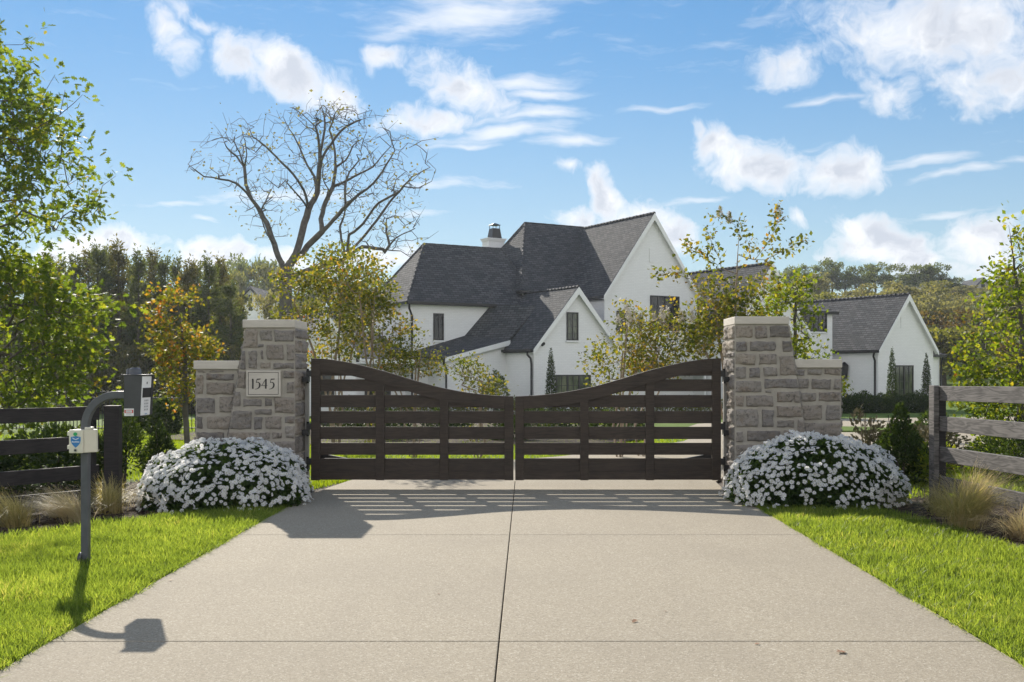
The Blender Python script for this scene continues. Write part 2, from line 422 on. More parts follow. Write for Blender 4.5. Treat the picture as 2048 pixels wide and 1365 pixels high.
    leafmat('panicle', [(0, (.45, .42, .36)), (1, (.60, .57, .52))], .35, tcol=(1, 1, 1), rough=.7, spec=.2, tgain=2.0)


build_materials()

# ------------------------------------------------------------------ mesh helpers
ORIGIN = {}


def link_mesh(name, me, parent=None):
    o = bpy.data.objects.new(name, me)
    COL.objects.link(o)
    if parent is not None:
        o.parent = parent
    return o


def origin_of(o):
    p = Vector((0, 0, 0))
    while o is not None:
        p += o.location
        o = o.parent
    return p


def tag(o, label=None, cat=None, group=None, kind=None):
    if label: o['label'] = label
    if cat: o['category'] = cat
    if group: o['group'] = group
    if kind: o['kind'] = kind
    return o


def thing(name, label, cat, loc, group=None):
    o = bpy.data.objects.new(name, None)
    o.empty_display_size = 0.2
    COL.objects.link(o)
    o.location = loc
    return tag(o, label, cat, group)


def copy_tree(o, parent=None):
    c = o.copy()
    COL.objects.link(c)
    c.parent = parent
    for ch in list(o.children):
        copy_tree(ch, c)
    return c


class MB:
    """collects polygons in world coordinates; UVs in metres come from each face's own plane"""
    def __init__(self):
        self.v, self.f, self.m, self.s = [], [], [], []

    def face(self, pts, m=0, smooth=False):
        i = len(self.v)
        self.v.extend([Vector(p) for p in pts])
        self.f.append(list(range(i, i + len(pts))))
        self.m.append(m)
        self.s.append(smooth)

    def hull8(self, c, m=0):
        """8 corners: 0-3 lower ring, 4-7 upper ring (same order, counter-clockwise from above)"""
        i = len(self.v)
        self.v.extend([Vector(p) for p in c])
        for q in ((3, 2, 1, 0), (4, 5, 6, 7), (0, 1, 5, 4), (1, 2, 6, 5), (2, 3, 7, 6), (3, 0, 4, 7)):
            self.f.append([i + k for k in q]); self.m.append(m); self.s.append(False)

    def box(self, x0, x1, y0, y1, z0, z1, m=0):
        self.hull8([(x0, y0, z0), (x1, y0, z0), (x1, y1, z0), (x0, y1, z0), (x0, y0, z1), (x1, y0, z1), (x1, y1, z1), (x0, y1, z1)], m)

    def beam(self, p0, p1, w, h, up=(0, 0, 1), m=0):
        p0, p1, up = Vector(p0), Vector(p1), Vector(up)
        t = (p1 - p0).normalized()
        s = t.cross(up).normalized() * (w / 2)
        u = s.cross(t).normalized() * (h / 2)
        self.hull8([p0 - s - u, p0 + s - u, p1 + s - u, p1 - s - u, p0 - s + u, p0 + s + u, p1 + s + u, p1 - s + u], m)

    def prism(self, poly, d, m=0):
        """poly: list of points (planar), extruded by vector d"""
        d = Vector(d)
        a = [Vector(p) for p in poly]
        b = [p + d for p in a]
        i = len(self.v)
        n = len(a)
        self.v.extend(a + b)
        self.f.append([i + k for k in range(n)]); self.m.append(m); self.s.append(False)
        self.f.append([i + n + k for k in reversed(range(n))]); self.m.append(m); self.s.append(False)
        for k in range(n):
            k2 = (k + 1) % n
            self.f.append([i + k2, i + k, i + n + k, i + n + k2]); self.m.append(m); self.s.append(False)

    def tube(self, pts, radii, n=8, m=0, smooth=True, cap=True):
        P = [Vector(p) for p in pts]
        if not hasattr(radii, '__len__'):
            radii = [radii] * len(P)
        i0 = len(self.v)
        ref = Vector((0.31, 0.87, 0.37)).normalized()
        for k, p in enumerate(P):
            t = (P[min(k + 1, len(P) - 1)] - P[max(k - 1, 0)]).normalized()
            r = ref if abs(t.dot(ref)) < 0.95 else Vector((1, 0, 0))
            a = t.cross(r).normalized(); b = t.cross(a)
            for j in range(n):
                th = 2 * math.pi * j / n
                self.v.append(p + (a * math.cos(th) + b * math.sin(th)) * radii[k])
        for k in range(len(P) - 1):
            for j in range(n):
                j2 = (j + 1) % n
                self.f.append([i0 + k * n + j, i0 + k * n + j2, i0 + (k + 1) * n + j2, i0 + (k + 1) * n + j])
                self.m.append(m); self.s.append(smooth)
        if cap:
            self.f.append([i0 + j for j in range(n)]); self.m.append(m); self.s.append(False)
            e = i0 + (len(P) - 1) * n
            self.f.append([e + j for j in reversed(range(n))]); self.m.append(m); self.s.append(False)

    def build(self, name, mats, parent=None, loc=None, bevel=0.0):
        if isinstance(mats, str):
            mats = [mats]
        og = origin_of(parent) if parent is not None else Vector(loc or (0, 0, 0))
        me = bpy.data.meshes.new(name)
        me.from_pydata([tuple(p - og) for p in self.v], [], self.f)
        me.polygons.foreach_set('material_index', self.m)
        me.polygons.foreach_set('use_smooth', self.s)
        uv = me.uv_layers.new(name='UVMap')
        co = np.array([tuple(p) for p in self.v])
        buf = []
        for f in self.f:
            p = co[f]
            n = np.zeros(3)
            for k in range(len(f)):
                n += np.cross(p[k] - p[0], p[(k + 1) % len(f)] - p[0])
            L = np.linalg.norm(n)
            n = n / L if L > 0 else np.array([0, 0, 1.0])
            if abs(n[2]) > 0.98:
                e = p[1] - p[0]
                e2 = p[2] - p[1]
                t = e if np.dot(e, e) >= np.dot(e2, e2) else e2
                t = t / (np.linalg.norm(t) + 1e-9)
            else:
                t = np.cross([0, 0, 1.0], n)
                t /= np.linalg.norm(t)
            b = np.cross(n, t)
            buf.append(np.stack([p @ t, p @ b], 1))
        uv.data.foreach_set('uv', np.concatenate(buf).ravel())
        for mm in mats:
            me.materials.append(MATS[mm])
        o = link_mesh(name, me, parent)
        if parent is None and loc is not None:
            o.location = loc
        if bevel:
            bv = o.modifiers.new('bevel', 'BEVEL')
            bv.width = bevel
            bv.segments = 2
            bv.limit_method = 'ANGLE'
        return o


def np_mesh(name, V, T, mats, parent=None, loc=(0, 0, 0), smooth=False, mi=None):
    """triangle (or equal-sided polygon) mesh from arrays; V in world coordinates"""
    if isinstance(mats, str):
        mats = [mats]
    og = np.array(origin_of(parent) if parent is not None else loc)
    V = np.asarray(V, dtype=np.float64) - og
    T = np.asarray(T, dtype=np.int32)
    k = T.shape[1]
    me = bpy.data.meshes.new(name)
    me.vertices.add(len(V))
    me.vertices.foreach_set('co', V.astype(np.float32).ravel())
    me.loops.add(T.size)
    me.loops.foreach_set('vertex_index', T.ravel())
    me.polygons.add(len(T))
    me.polygons.foreach_set('loop_start', np.arange(len(T), dtype=np.int32) * k)
    me.polygons.foreach_set('loop_total', np.full(len(T), k, dtype=np.int32))
    if smooth:
        me.polygons.foreach_set('use_smooth', np.ones(len(T), dtype=bool))
    for mm in mats:
        me.materials.append(MATS[mm])
    if mi is not None:
        me.polygons.foreach_set('material_index', np.asarray(mi, dtype=np.int32))
    me.update(calc_edges=True)
    o = link_mesh(name, me, parent)
    if parent is None:
        o.location = loc
    return o


def norm(a):
    return a / (np.linalg.norm(a, axis=-1, keepdims=True) + 1e-9)


# leaf templates: (verts with x across, y along from stalk to tip, z lift; triangles)
def tmpl_oval(w=0.30, fold=0.10):
    v = np.array([[0, 0, 0], [w, .42, fold], [0, .5, 0], [-w, .42, fold], [0, 1, 0.0]])
    return v, np.array([[0, 1, 2], [1, 4, 2], [0, 2, 3], [2, 4, 3]])


def tmpl_diamond(w=0.34):
    v = np.array([[0, 0, 0], [w, .5, .08], [0, 1, 0], [-w, .5, .08]])
    return v, np.array([[0, 1, 2], [0, 2, 3]])


def tmpl_outline(pts, cy=0.45):
    v = [[0, cy, 0.0]] + [[x, y, 0.10 * abs(x)] for x, y in pts]
    n = len(pts)
    return np.array(v), np.array([[0, 1 + i, 1 + (i + 1) % n] for i in range(n)])


def mirror(half):
    return half + [(-x, y) for x, y in reversed(half) if abs(x) > 1e-6]


OAK = tmpl_outline(mirror([(0, 0), (.05, .16), (.22, .24), (.09, .38), (.36, .52), (.13, .62), (.26, .80), (.08, .84), (0, 1.0)]), .5)
MAPLE = tmpl_outline(mirror([(0, 0), (.30, .10), (.20, .30), (.52, .46), (.20, .60), (.16, .72), (0, 1.0)]), .42)
OVAL = tmpl_oval()
OVALW = tmpl_oval(.36, .08)
DIAM = tmpl_diamond()
NARROW = tmpl_oval(.17, .06)


def leaf_arrays(P, D, N, S, tm):
    v, t = tm
    D = norm(D)
    X = norm(np.cross(D, N))
    Nn = np.cross(X, D)
    V = P[:, None, :] + S[:, None, None] * (v[None, :, 0:1] * X[:, None, :] + v[None, :, 1:2] * D[:, None, :] + v[None, :, 2:3] * Nn[:, None, :])
    k = len(v)
    T = t[None] + (np.arange(len(P)) * k)[:, None, None]
    return V.reshape(-1, 3), T.reshape(-1, 3)


def rnd_leaves(rng, P, D, size, tm, jitter=.8, droop=.25, upn=.9, sv=.35):
    n = len(P)
    D = norm(D) + rng.normal(0, jitter, (n, 3)) + np.array([0, 0, -droop])
    N = rng.normal(0, .7, (n, 3)) + np.array([0, 0, upn])
    S = size * (1 + rng.uniform(-sv, sv, n))
    return leaf_arrays(P, D, N, S, tm)


def merge(parts):
    Vs, Ts, o = [], [], 0
    for V, T in parts:
        Vs.append(V); Ts.append(T + o); o += len(V)
    return np.concatenate(Vs), np.concatenate(Ts)


# ------------------------------------------------------------------ branching
def resample(pts, seg):
    pts = [np.array(p, float) for p in pts]
    o = [pts[0]]
    for a, b in zip(pts[:-1], pts[1:]):
        n = max(1, int(round(np.linalg.norm(b - a) / seg)))
        for i in range(1, n + 1):
            o.append(a + (b - a) * i / n)
    return o


def grow(rng, trunks, att, seg=.25, up=.6, jit=.04):
    """trunks: polylines (the first starts at the root, the others at the nearest existing node); att: points the twigs reach"""
    cap = 200 + int(sum(np.linalg.norm(np.diff(np.array(t, float), axis=0), axis=1).sum() for t in trunks) / seg) + len(att) * 30
    P = np.zeros((cap, 3)); par = np.full(cap, -1, int); n = 0
    for t in trunks:
        pts = resample(t, seg)
        if n:
            j = int(np.argmin(np.linalg.norm(P[:n] - pts[0], axis=1)))
        else:
            j = -1
        for p in pts[(0 if j < 0 else 1):]:
            P[n] = p + rng.normal(0, jit * .4, 3); par[n] = j; j = n; n += 1
    n0 = n
    if len(att):
        d0 = np.min(np.linalg.norm(att[:, None, :] - P[None, :n0], axis=2), axis=1)
        for a in att[np.argsort(d0)]:
            d = np.linalg.norm(P[:n] - a, axis=1)
            cost = d + up * np.maximum(0, P[:n, 2] - a[2] + .15 * d)
            j = int(np.argmin(cost))
            L = d[j]
            k = max(1, int(L / seg))
            if n + k >= cap:
                break
            pj = par[j] if par[j] >= 0 else j
            dr = P[j] - P[pj]
            nl = np.linalg.norm(dr)
            dr = dr / nl if nl > 1e-6 else np.array([0, 0, 1.0])
            c = P[j] + dr * L * .35 + (a - P[j]) * .2
            p0 = P[j].copy()
            for i in range(1, k + 1):
                t = i / k
                q = (1 - t) ** 2 * p0 + 2 * t * (1 - t) * c + t * t * a
                P[n] = q + (rng.normal(0, jit, 3) if i < k else 0); par[n] = j; j = n; n += 1
    P = P[:n]; par = par[:n]
    cnt = np.zeros(n); kids = [[] for _ in range(n)]
    for i in range(n):
        if par[i] >= 0: kids[par[i]].append(i)
    for i in range(n - 1, -1, -1):
        if not kids[i]: cnt[i] = 1
        if par[i] >= 0: cnt[par[i]] += cnt[i]
    return P, par, cnt, kids


def branch_mesh(P, par, cnt, kids, rbase, rmin, flare=True):
    e = math.log(rbase / rmin) / max(.1, math.log(max(2, cnt[0])))
    R = rmin * cnt ** e
    Vs, Ts, off = [], [], 0
    stack = [(0, -1)]
    ref0 = np.array([.31, .87, .37])
    while stack:
        i, p = stack.pop()
        chain = [p, i] if p >= 0 else [i]
        while kids[chain[-1]]:
            ks = sorted(kids[chain[-1]], key=lambda k: -cnt[k])
            for k in ks[1:]:
                stack.append((k, chain[-1]))
            chain.append(ks[0])
        if len(chain) < 2:
            continue
        Q = P[chain]; r = R[chain].copy()
        if p >= 0: r[0] = min(r[0], r[1] * 1.25)
        r[-1] *= .6
        if p < 0 and flare: r[0] *= 1.35
        n = 8 if r[0] > .06 else (5 if r[0] > .012 else 3)
        T = norm(np.gradient(Q, axis=0))
        A = norm(np.cross(T, ref0)); B = np.cross(T, A)
        th = np.arange(n) * 2 * math.pi / n
        V = Q[:, None, :] + r[:, None, None] * (np.cos(th)[None, :, None] * A[:, None, :] + np.sin(th)[None, :, None] * B[:, None, :])
        m = len(chain)
        a = (np.arange(m - 1)[:, None] * n + np.arange(n)[None, :])
        b = (np.arange(m - 1)[:, None] * n + (np.arange(n)[None, :] + 1) % n)
        q = np.stack([a, b, b + n, a + n], -1).reshape(-1, 4)
        Vs.append(V.reshape(-1, 3)); Ts.append(q + off); off += m * n
    return np.concatenate(Vs), np.concatenate(Ts)


def clump(pts, scale, thr, seed):
    keep = [mnoise.noise(Vector(p) * scale + Vector((seed * 7.3, seed * 3.1, 0))) > thr for p in pts]
    return pts[np.array(keep)]


def prof_pts(rng, n, base, prof, shell=.55, lean=(0, 0), pw=1.6):
    """points inside a crown whose radius follows prof = [(height, radius), ...]"""
    zs = np.array([p[0] for p in prof]); rs = np.array([p[1] for p in prof])
    zz = np.linspace(zs.min(), zs.max(), 200)
    o = np.argsort(zs)
    w = np.interp(zz, zs[o], rs[o]) ** pw + .01
    z = rng.choice(zz, n, p=w / w.sum()) + rng.normal(0, .02, n)
    r = np.interp(z, zs[o], rs[o]) * rng.uniform(0, 1, n) ** shell
    th = rng.uniform(0, 2 * math.pi, n)
    return np.stack([base[0] + r * np.cos(th) + lean[0] * (z - zs.min()), base[1] + r * np.sin(th) + lean[1] * (z - zs.min()), z], 1)


def make_tree(seed, name, label, cat, base, trunks, att, rbase, rmin, leaf, per=10, spread=.18, size=.1, tm=OVAL, bark='bark', group=None,
              maxcnt=2.5, seg=.22, up=.6, jit=.03, droop=.25, along=0, jitter=.8, extra=None, crown='crown', trunk='trunk'):
    rng = np.random.default_rng(seed)
    root = thing(name, label, cat, base, group)
    P, par, cnt, kids = grow(rng, trunks, att, seg, up, jit)
    V, T = branch_mesh(P, par, cnt, kids, rbase, rmin)
    np_mesh(trunk, V, T, bark, root, smooth=True)
    if per:
        idx = np.where((cnt <= maxcnt) & (par >= 0))[0]
        dirs = norm(P[idx] - P[par[idx]])
        k = rng.poisson(per, len(idx))
        rep = np.repeat(np.arange(len(idx)), k)
        C = P[idx][rep] + rng.normal(0, spread, (len(rep), 3)) + dirs[rep] * rng.uniform(0, seg, (len(rep), 1))
        outw = dirs[rep] + norm(C - P[idx][rep]) * .8
        parts = [rnd_leaves(rng, C, outw, size, tm, jitter, droop)]
        if extra is not None:
            parts.append(extra(rng, P, par, cnt))
        V, T = merge(parts)
        np_mesh(crown, V, T, leaf, root)
    return root


# ------------------------------------------------------------------ ground
def gz(x, y):
    z = -0.03 - 0.02 * (min(max(y, 13.0), 56.0) - 13.0)
    t = min(1, max(0, (y - 84) / 130.0)); t = t * t * (3 - 2 * t)
    side = 0.55 + 0.45 * min(1, max(0, (x + 20) / 60.0))
    return z + 17.0 * t * side


def build_ground():
    xs = np.concatenate([np.linspace(-700, -60, 14), np.linspace(-50, 70, 61), np.linspace(80, 700, 14)])
    ys = np.concatenate([np.linspace(-60, 0, 5), np.linspace(4, 90, 44), np.linspace(95, 260, 34), np.linspace(300, 900, 8)])
    V = [(x, y, gz(x, y)) for y in ys for x in xs]
    nx = len(xs)
    T = [(j * nx + i, j * nx + i + 1, (j + 1) * nx + i + 1, (j + 1) * nx + i) for j in range(len(ys) - 1) for i in range(nx - 1)]
    o = np_mesh('ground', V, T, 'ground', smooth=True)
    tag(o, kind='structure')


DX0, DX1, JX = -2.50, 2.40, -0.144


def build_drive():
    m = MB()
    g = .0032
    ys = [-1.6, 1.95, 5.365, 8.84, 11.92]
    for y0, y1 in zip(ys[:-1], ys[1:]):
        for x0, x1 in ((DX0, JX), (JX, DX1)):
            m.box(x0 + g, x1 - g, y0 + g, y1 - g, -.16, 0)
    # flared apron in front of the gate
    m.prism([(JX + g, 11.92 + g, 0), (JX + g, 13.1, 0), (2.42, 13.1, 0), (2.36, 12.3, 0), (2.40, 11.92 + g, 0)], (0, 0, -.16))
    m.prism([(DX0 + .05, 11.92 + g, 0), (-2.40, 12.45, 0), (-2.30, 13.1, 0), (JX - g, 13.1, 0), (JX - g, 11.92 + g, 0)], (0, 0, -.16))
    o = m.build('driveway', 'concrete', loc=(0, 8, 0), bevel=.006)
    tag(o, kind='structure')
    # soil showing in the joints
    j = MB()
    j.face([(DX0 - .12, -1.6, -.024), (DX1 + .12, -1.6, -.024), (DX1 + .12, 13.1, -.024), (DX0 - .12, 13.1, -.024)])
    tag(j.build('drive_bed_ground', 'soil'), kind='structure')
    # the drive beyond the gate, bending to the right into the court
    left = [(-2.30, 13.1), (-2.1, 14.5), (-0.9, 16.5), (0.5, 18.0), (2.2, 20.8), (3.6, 23.5), (4.5, 27), (4.7, 31), (6.0, 36), (9.0, 40), (14, 43), (22, 46)]
    right = [(2.42, 13.1), (3.4, 15.5), (6.0, 18.6), (9.5, 21.0), (14, 22.8), (17, 24.5), (18.5, 27), (19, 30), (20, 33), (22, 36), (25, 38), (30, 40)]
    m = MB()

    def sub(pl, n):
        a = np.array(pl, float)
        t = np.linspace(0, len(a) - 1, n)
        return np.stack([np.interp(t, np.arange(len(a)), a[:, k]) for k in (0, 1)], 1)
    L, R = sub(left, 45), sub(right, 45)
    off = lambda y: .03 if y < 13.3 else .035
    for i in range(44):
        for s in range(6):
            q = []
            for (i2, s2) in ((i, s), (i, s + 1), (i + 1, s + 1), (i + 1, s)):
                p = L[i2] + (R[i2] - L[i2]) * s2 / 6
                q.append((p[0], p[1], gz(p[0], p[1]) + .03))
            m.face(q)
    o = m.build('road_to_house', 'concrete')
    tag(o, kind='structure')
    # lawn island and verge inside the court
    m = MB()
    for (cx, cy, rx, ry) in ((8.9, 30.6, 2.2, 1.9), (17.5, 34.6, 5.2, 1.6)):
        pts = []
        for k in range(28):
            a = 2 * math.pi * k / 28
            x, y = cx + rx * math.cos(a), cy + ry * math.sin(a)
            pts.append((x, y, gz(x, y) + .07))
        m.prism(pts, (0, 0, -.1))
    tag(m.build('lawn_island', 'ground'), kind='structure')


LEFT_EDGE = [(-2.56, 10.5), (-3.3, 10.15), (-3.77, 9.75), (-4.08, 9.25), (-4.47, 8.7), (-5.2, 7.9), (-7.5, 6.0), (-12, 3.5)]
RIGHT_EDGE = [(2.46, 11.0), (3.0, 10.95), (3.45, 10.65), (3.72, 10.1), (3.80, 9.35), (3.85, 8.6), (4.0, 8.0), (4.2, 6.0), (4.4, 2.0)]


def build_beds():
    m = MB()
    L = [(DX0 - .03, 10.5)] + LEFT_EDGE[1:-1] + [(-9, 9), (-9, 12.2), (-5.6, 12.9), (-4.6, 13.6), (-2.52, 13.6)]
    m.face([(x, y, gz(x, y) + .008) for x, y in L])
    R = [(2.43, 11.0)] + RIGHT_EDGE[1:-1] + [(6.0, 6.0), (6.2, 11.6), (5.0, 12.9), (4.0, 13.6), (2.45, 13.6)]
    m.face([(x, y, gz(x, y) + .008) for x, y in reversed(R)])
    o = m.build('mulch_bed_ground', 'mulch')
    tag(o, kind='structure')
    m = MB()  # dark ground patch standing in for shade on the far lawn
    pts = [(-9.0, 24.5), (-5.5, 22.0), (-1.5, 21.6), (1.6, 22.3), (2.9, 24.2), (3.6, 28.0), (3.8, 33.0), (0, 36), (-9.5, 36)]
    m.face([(x, y, gz(x, y) + .05) for x, y in pts])
    tag(m.build('lawn_shade_ground', 'mulch'), kind='structure')
    # loose chips of bark over the beds
    rng = np.random.default_rng(5)
    P = []
    for poly, n in ((L, 2600), (R, 2600)):
        a = np.array(poly)
        lo, hi = a.min(0), a.max(0)
        q = rng.uniform(lo, hi, (n * 3, 2))
        q = q[inside(q, a)][:n]
        P.append(np.concatenate([q, np.full((len(q), 1), -.008) + rng.uniform(0, .012, (len(q), 1))], 1))
    P = np.concatenate(P)
    D = rng.normal(0, 1, (len(P), 3)) * np.array([1, 1, .25])
    V, T = leaf_arrays(P, D, rng.normal(0, .35, (len(P), 3)) + np.array([0, 0, 1.0]), rng.uniform(.03, .085, len(P)), tmpl_diamond(.22))
    tag(np_mesh('mulch_litter', V, T, 'mulch'), kind='stuff')


def inside(q, poly):
    x, y = q[:, 0], q[:, 1]
    r = np.zeros(len(q), bool)
    n = len(poly)
    for i in range(n):
        x0, y0 = poly[i]; x1, y1 = poly[(i + 1) % n]
        c = ((y0 > y) != (y1 > y)) & (x < (x1 - x0) * (y - y0) / (y1 - y0 + 1e-12) + x0)
        r ^= c
    return r


def blades(rng, XY, Z, hgt, wid, lean=.35):
    n = len(XY)
    P = np.concatenate([XY, Z[:, None]], 1)
    th = rng.uniform(0, 2 * math.pi, n)
    S = np.stack([np.cos(th), np.sin(th), np.zeros(n)], 1)
    ph = rng.uniform(0, 2 * math.pi, n)
    L = np.stack([np.cos(ph), np.sin(ph), np.zeros(n)], 1) * (np.abs(rng.normal(0, lean, n)) * hgt)[:, None]
    U = np.zeros((n, 3)); U[:, 2] = hgt
    w = wid[:, None]
    v0 = P - S * w; v1 = P + S * w
    mid = P + U * .55 + L * .35
    v2 = mid - S * w * .75; v3 = mid + S * w * .75
    tip = P + U * .95 + L
    V = np.stack([v0, v1, v2, v3, tip], 1).reshape(-1, 3)
    T = np.array([[0, 1, 3], [0, 3, 2], [2, 3, 4]])[None] + (np.arange(n) * 5)[:, None, None]
    return V, T.reshape(-1, 3)


def build_grass():
    rng = np.random.default_rng(11)
    polys = []
    polys.append(([(DX0 - .015, -.5)] + [(DX0 - .015, 10.45)] + LEFT_EDGE[1:] + [(-12, -.5)], 'left'))
    polys.append(([(DX1 + .02, -.5)] + [(DX1 + .02, 10.9)] + RIGHT_EDGE[1:] + [(4.6, -.5)], 'right'))
    parts = []
    for poly, side in polys:
        a = np.array(poly)
        for (y0, y1, dens, h, w) in ((4.0, 6.2, 17000, .066, .0028), (6.2, 8.4, 10500, .07, .0036), (8.4, 11.2, 7200, .074, .0045)):
            x0, x1 = (-5.2, DX0) if side == 'left' else (DX1, 4.6)
            n = int(dens * (x1 - x0) * (y1 - y0))
            q = rng.uniform((x0, y0), (x1, y1), (n, 2))
            q = q[inside(q, a)]
            q = q[np.abs(q[:, 0] / q[:, 1] + .014) < .545]
            pat = np.array([mnoise.noise(Vector((x * 2.1, y * 2.1, 0))) + .6 * mnoise.noise(Vector((x * 7, y * 7, 3))) for x, y in q])
            keep = rng.uniform(0, 1, len(q)) < .82 + .3 * pat
            q, pat = q[keep], pat[keep]
            e = (-q[:, 0] + DX0) if side == 'left' else (q[:, 0] - DX1)
            hh = h * rng.uniform(.5, 1.45, len(q)) * (1 + .28 * pat) * np.clip(.8 + e * 1.2, .8, 1.0)
            parts.append(blades(rng, q, np.full(len(q), -.032), hh, w * rng.uniform(.7, 1.3, len(q)), .5))
    for xe, sgn in ((DX0, -1), (DX1, 1)):
        n = 5200
        y = rng.uniform(4.0, 10.7, n)
        q = np.stack([xe + sgn * (np.abs(rng.normal(0, .03, n)) - .008 + .012 * np.sin(y * 5.1) * np.sin(y * 1.7)), y], 1)
        V, T = blades(rng, q, np.full(n, -.03), rng.uniform(.035, .085, n), .0034 * rng.uniform(.7, 1.3, n), .85)
        parts.append((V, T))
    V, T = merge(parts)
    tag(np_mesh('grass', V, T, 'grass_blade'), kind='stuff')
    # coarser turf for the lawns beyond the gate and the fences
    parts = []
    for (x0, x1, y0, y1, n, h, w) in ((-12, -2.6, 13.3, 26, 42000, .06, .007), (-3.5, 3.5, 13.6, 24, 20000, .055, .007), (3.0, 8.2, 11.5, 16, 12000, .07, .007),
                                     (-14, 4, 24, 42, 26000, .06, .012), (8, 20, 14, 21, 12000, .06, .009), (-2.75, -2.2, 12.0, 13.4, 1500, .07, .005)):
        q = rng.uniform((x0, y0), (x1, y1), (n, 2))
        Ls = np.array([(-2.60, 11.9), (-2.5, 12.45), (-2.34, 13.1), (-2.1, 14.5), (-0.9, 16.5), (0.5, 18.0), (2.2, 20.8), (3.6, 23.5), (4.5, 27), (4.7, 31), (6.0, 36), (9, 40), (14, 43)])
        Rs = np.array([(2.5, 11.9), (2.46, 13.1), (3.4, 15.5), (6.0, 18.6), (9.5, 21.0), (14, 22.8), (17, 24.5), (30, 40)])
        lx = np.interp(q[:, 1], Ls[:, 1], Ls[:, 0]); rx = np.interp(q[:, 1], Rs[:, 1], Rs[:, 0])
        q = q[(q[:, 0] < lx - .03) | (q[:, 0] > rx + .05)]
        bed = ((q[:, 0] < -2.75) & (q[:, 1] < 13.5)) | ((q[:, 0] > 2.5) & (q[:, 0] < 4.2) & (q[:, 1] < 13.5))
        q = q[~bed]
        z = np.array([gz(a, b) for a, b in q])
        parts.append(blades(rng, q, z, h * rng.uniform(.6, 1.4, len(q)), w * rng.uniform(.7, 1.3, len(q)), .5))
    V, T = merge(parts)
    tag(np_mesh('lawn_grass', V, T, 'grass_far'), kind='stuff')


build_ground()
build_drive()
build_beds()
build_grass()

# ------------------------------------------------------------------ stone pillars and wing walls
YF, YB = 12.05, 12.68          # front and back of the pillars
K = YF / F


def stone_grid(rng, quad, O, S, U, Nn, bulge=.022, size=.024):
    """rough-faced stone: quad of (s, t) corners in the plane O + s S + t U, standing out along Nn"""
    q = np.array(quad, float)
    w = np.linalg.norm(q[1] - q[0]); h = np.linalg.norm(q[3] - q[0])
    nx = max(4, int(w / size)) + 2; nz = max(4, int(h / size)) + 2
    a = np.concatenate([[0, .5 * min(.012 / w, .2)], np.linspace(0, 1, nx)[1:-1], [1 - .5 * min(.012 / w, .2), 1]])
    b = np.concatenate([[0, .5 * min(.012 / h, .2)], np.linspace(0, 1, nz)[1:-1], [1 - .5 * min(.012 / h, .2), 1]])
    A, B = np.meshgrid(a, b)
    st = (q[0] * ((1 - A) * (1 - B))[..., None] + q[1] * (A * (1 - B))[..., None] + q[2] * (A * B)[..., None] + q[3] * ((1 - A) * B)[..., None])
    ed = np.minimum(np.minimum(A, 1 - A) * w, np.minimum(B, 1 - B) * h)
    sd = rng.uniform(0, 50)
    d = np.zeros(A.shape)
    for i in range(A.shape[0]):
        for j in range(A.shape[1]):
            v = Vector((st[i, j, 0], st[i, j, 1], sd))
            d[i, j] = bulge * (.7 + .55 * mnoise.noise(v * 7) + .9 * mnoise.noise(Vector((v.x * 14, v.y * 30, sd))) + .8 * mnoise.noise(v * 44))
            # wander of the arrises
            st[i, j, 0] += .013 * mnoise.noise(v * 17 + Vector((9, 0, 0))); st[i, j, 1] += .013 * mnoise.noise(v * 17 + Vector((0, 9, 0)))
    d = np.clip(d, .003, .06) * np.clip(ed / .014, 0, 1) ** .5 + .006
    d[0, :] = d[-1, :] = -.006; d[:, 0] = d[:, -1] = -.006
    V = O + st[..., 0:1] * S + st[..., 1:2] * U + d[..., None] * Nn
    n = A.shape[1]; m = A.shape[0]
    T = [(i * n + j, i * n + j + 1, (i + 1) * n + j + 1, (i + 1) * n + j) for i in range(m - 1) for j in range(n - 1)]
    return V.reshape(-1, 3), np.array(T)


def ashlar(rng, w, h, x0f=None, x1f=None):
    """random coursed layout for a face w by h; x0f/x1f give the left/right edge at height t (battered sides)"""
    x0f = x0f or (lambda t: 0.0)
    x1f = x1f or (lambda t: w)
    R, t = [], .012
    while t < h - .05:
        ch = min(rng.uniform(.12, .21), h - t - .012)
        if h - t - ch < .09: ch = h - t - .012
        x = 0.0
        a, b = max(x0f(t), x0f(t + ch)), min(x1f(t), x1f(t + ch))
        x = a + .012
        while x < b - .04:
            cw = rng.uniform(.13, .36)
            if b - x - cw < .12: cw = b - x - .012
            if ch > .17 and rng.uniform() < .25:
                k = rng.uniform(.35, .6)
                R.append([(x, t), (x + cw, t), (x + cw, t + ch * k - .012), (x, t + ch * k - .012)])
                R.append([(x, t + ch * k + .012), (x + cw, t + ch * k + .012), (x + cw, t + ch), (x, t + ch)])
            else:
                R.append([(x, t), (x + cw, t), (x + cw, t + ch), (x, t + ch)])
            x += cw + rng.uniform(.018, .03)
        t += ch + rng.uniform(.018, .03)
    return R


def stonework(name, faces, parent, seed):
    rng = np.random.default_rng(seed)
    parts = []
    for quads, O, S, U, Nn in faces:
        for q in quads:
            parts.append(stone_grid(rng, q, np.array(O, float), np.array(S, float), np.array(U, float), np.array(Nn, float)))
    V, T = merge(parts)
    return np_mesh(name, V, T, 'stone', parent, smooth=False)


def cap(parent, x0, x1, y0, y1, z0, z1):
    m = MB()
    m.box(x0, x1, y0, y1, z0, z1)
    return m.build('cap_stone', 'limestone', parent, bevel=.008)


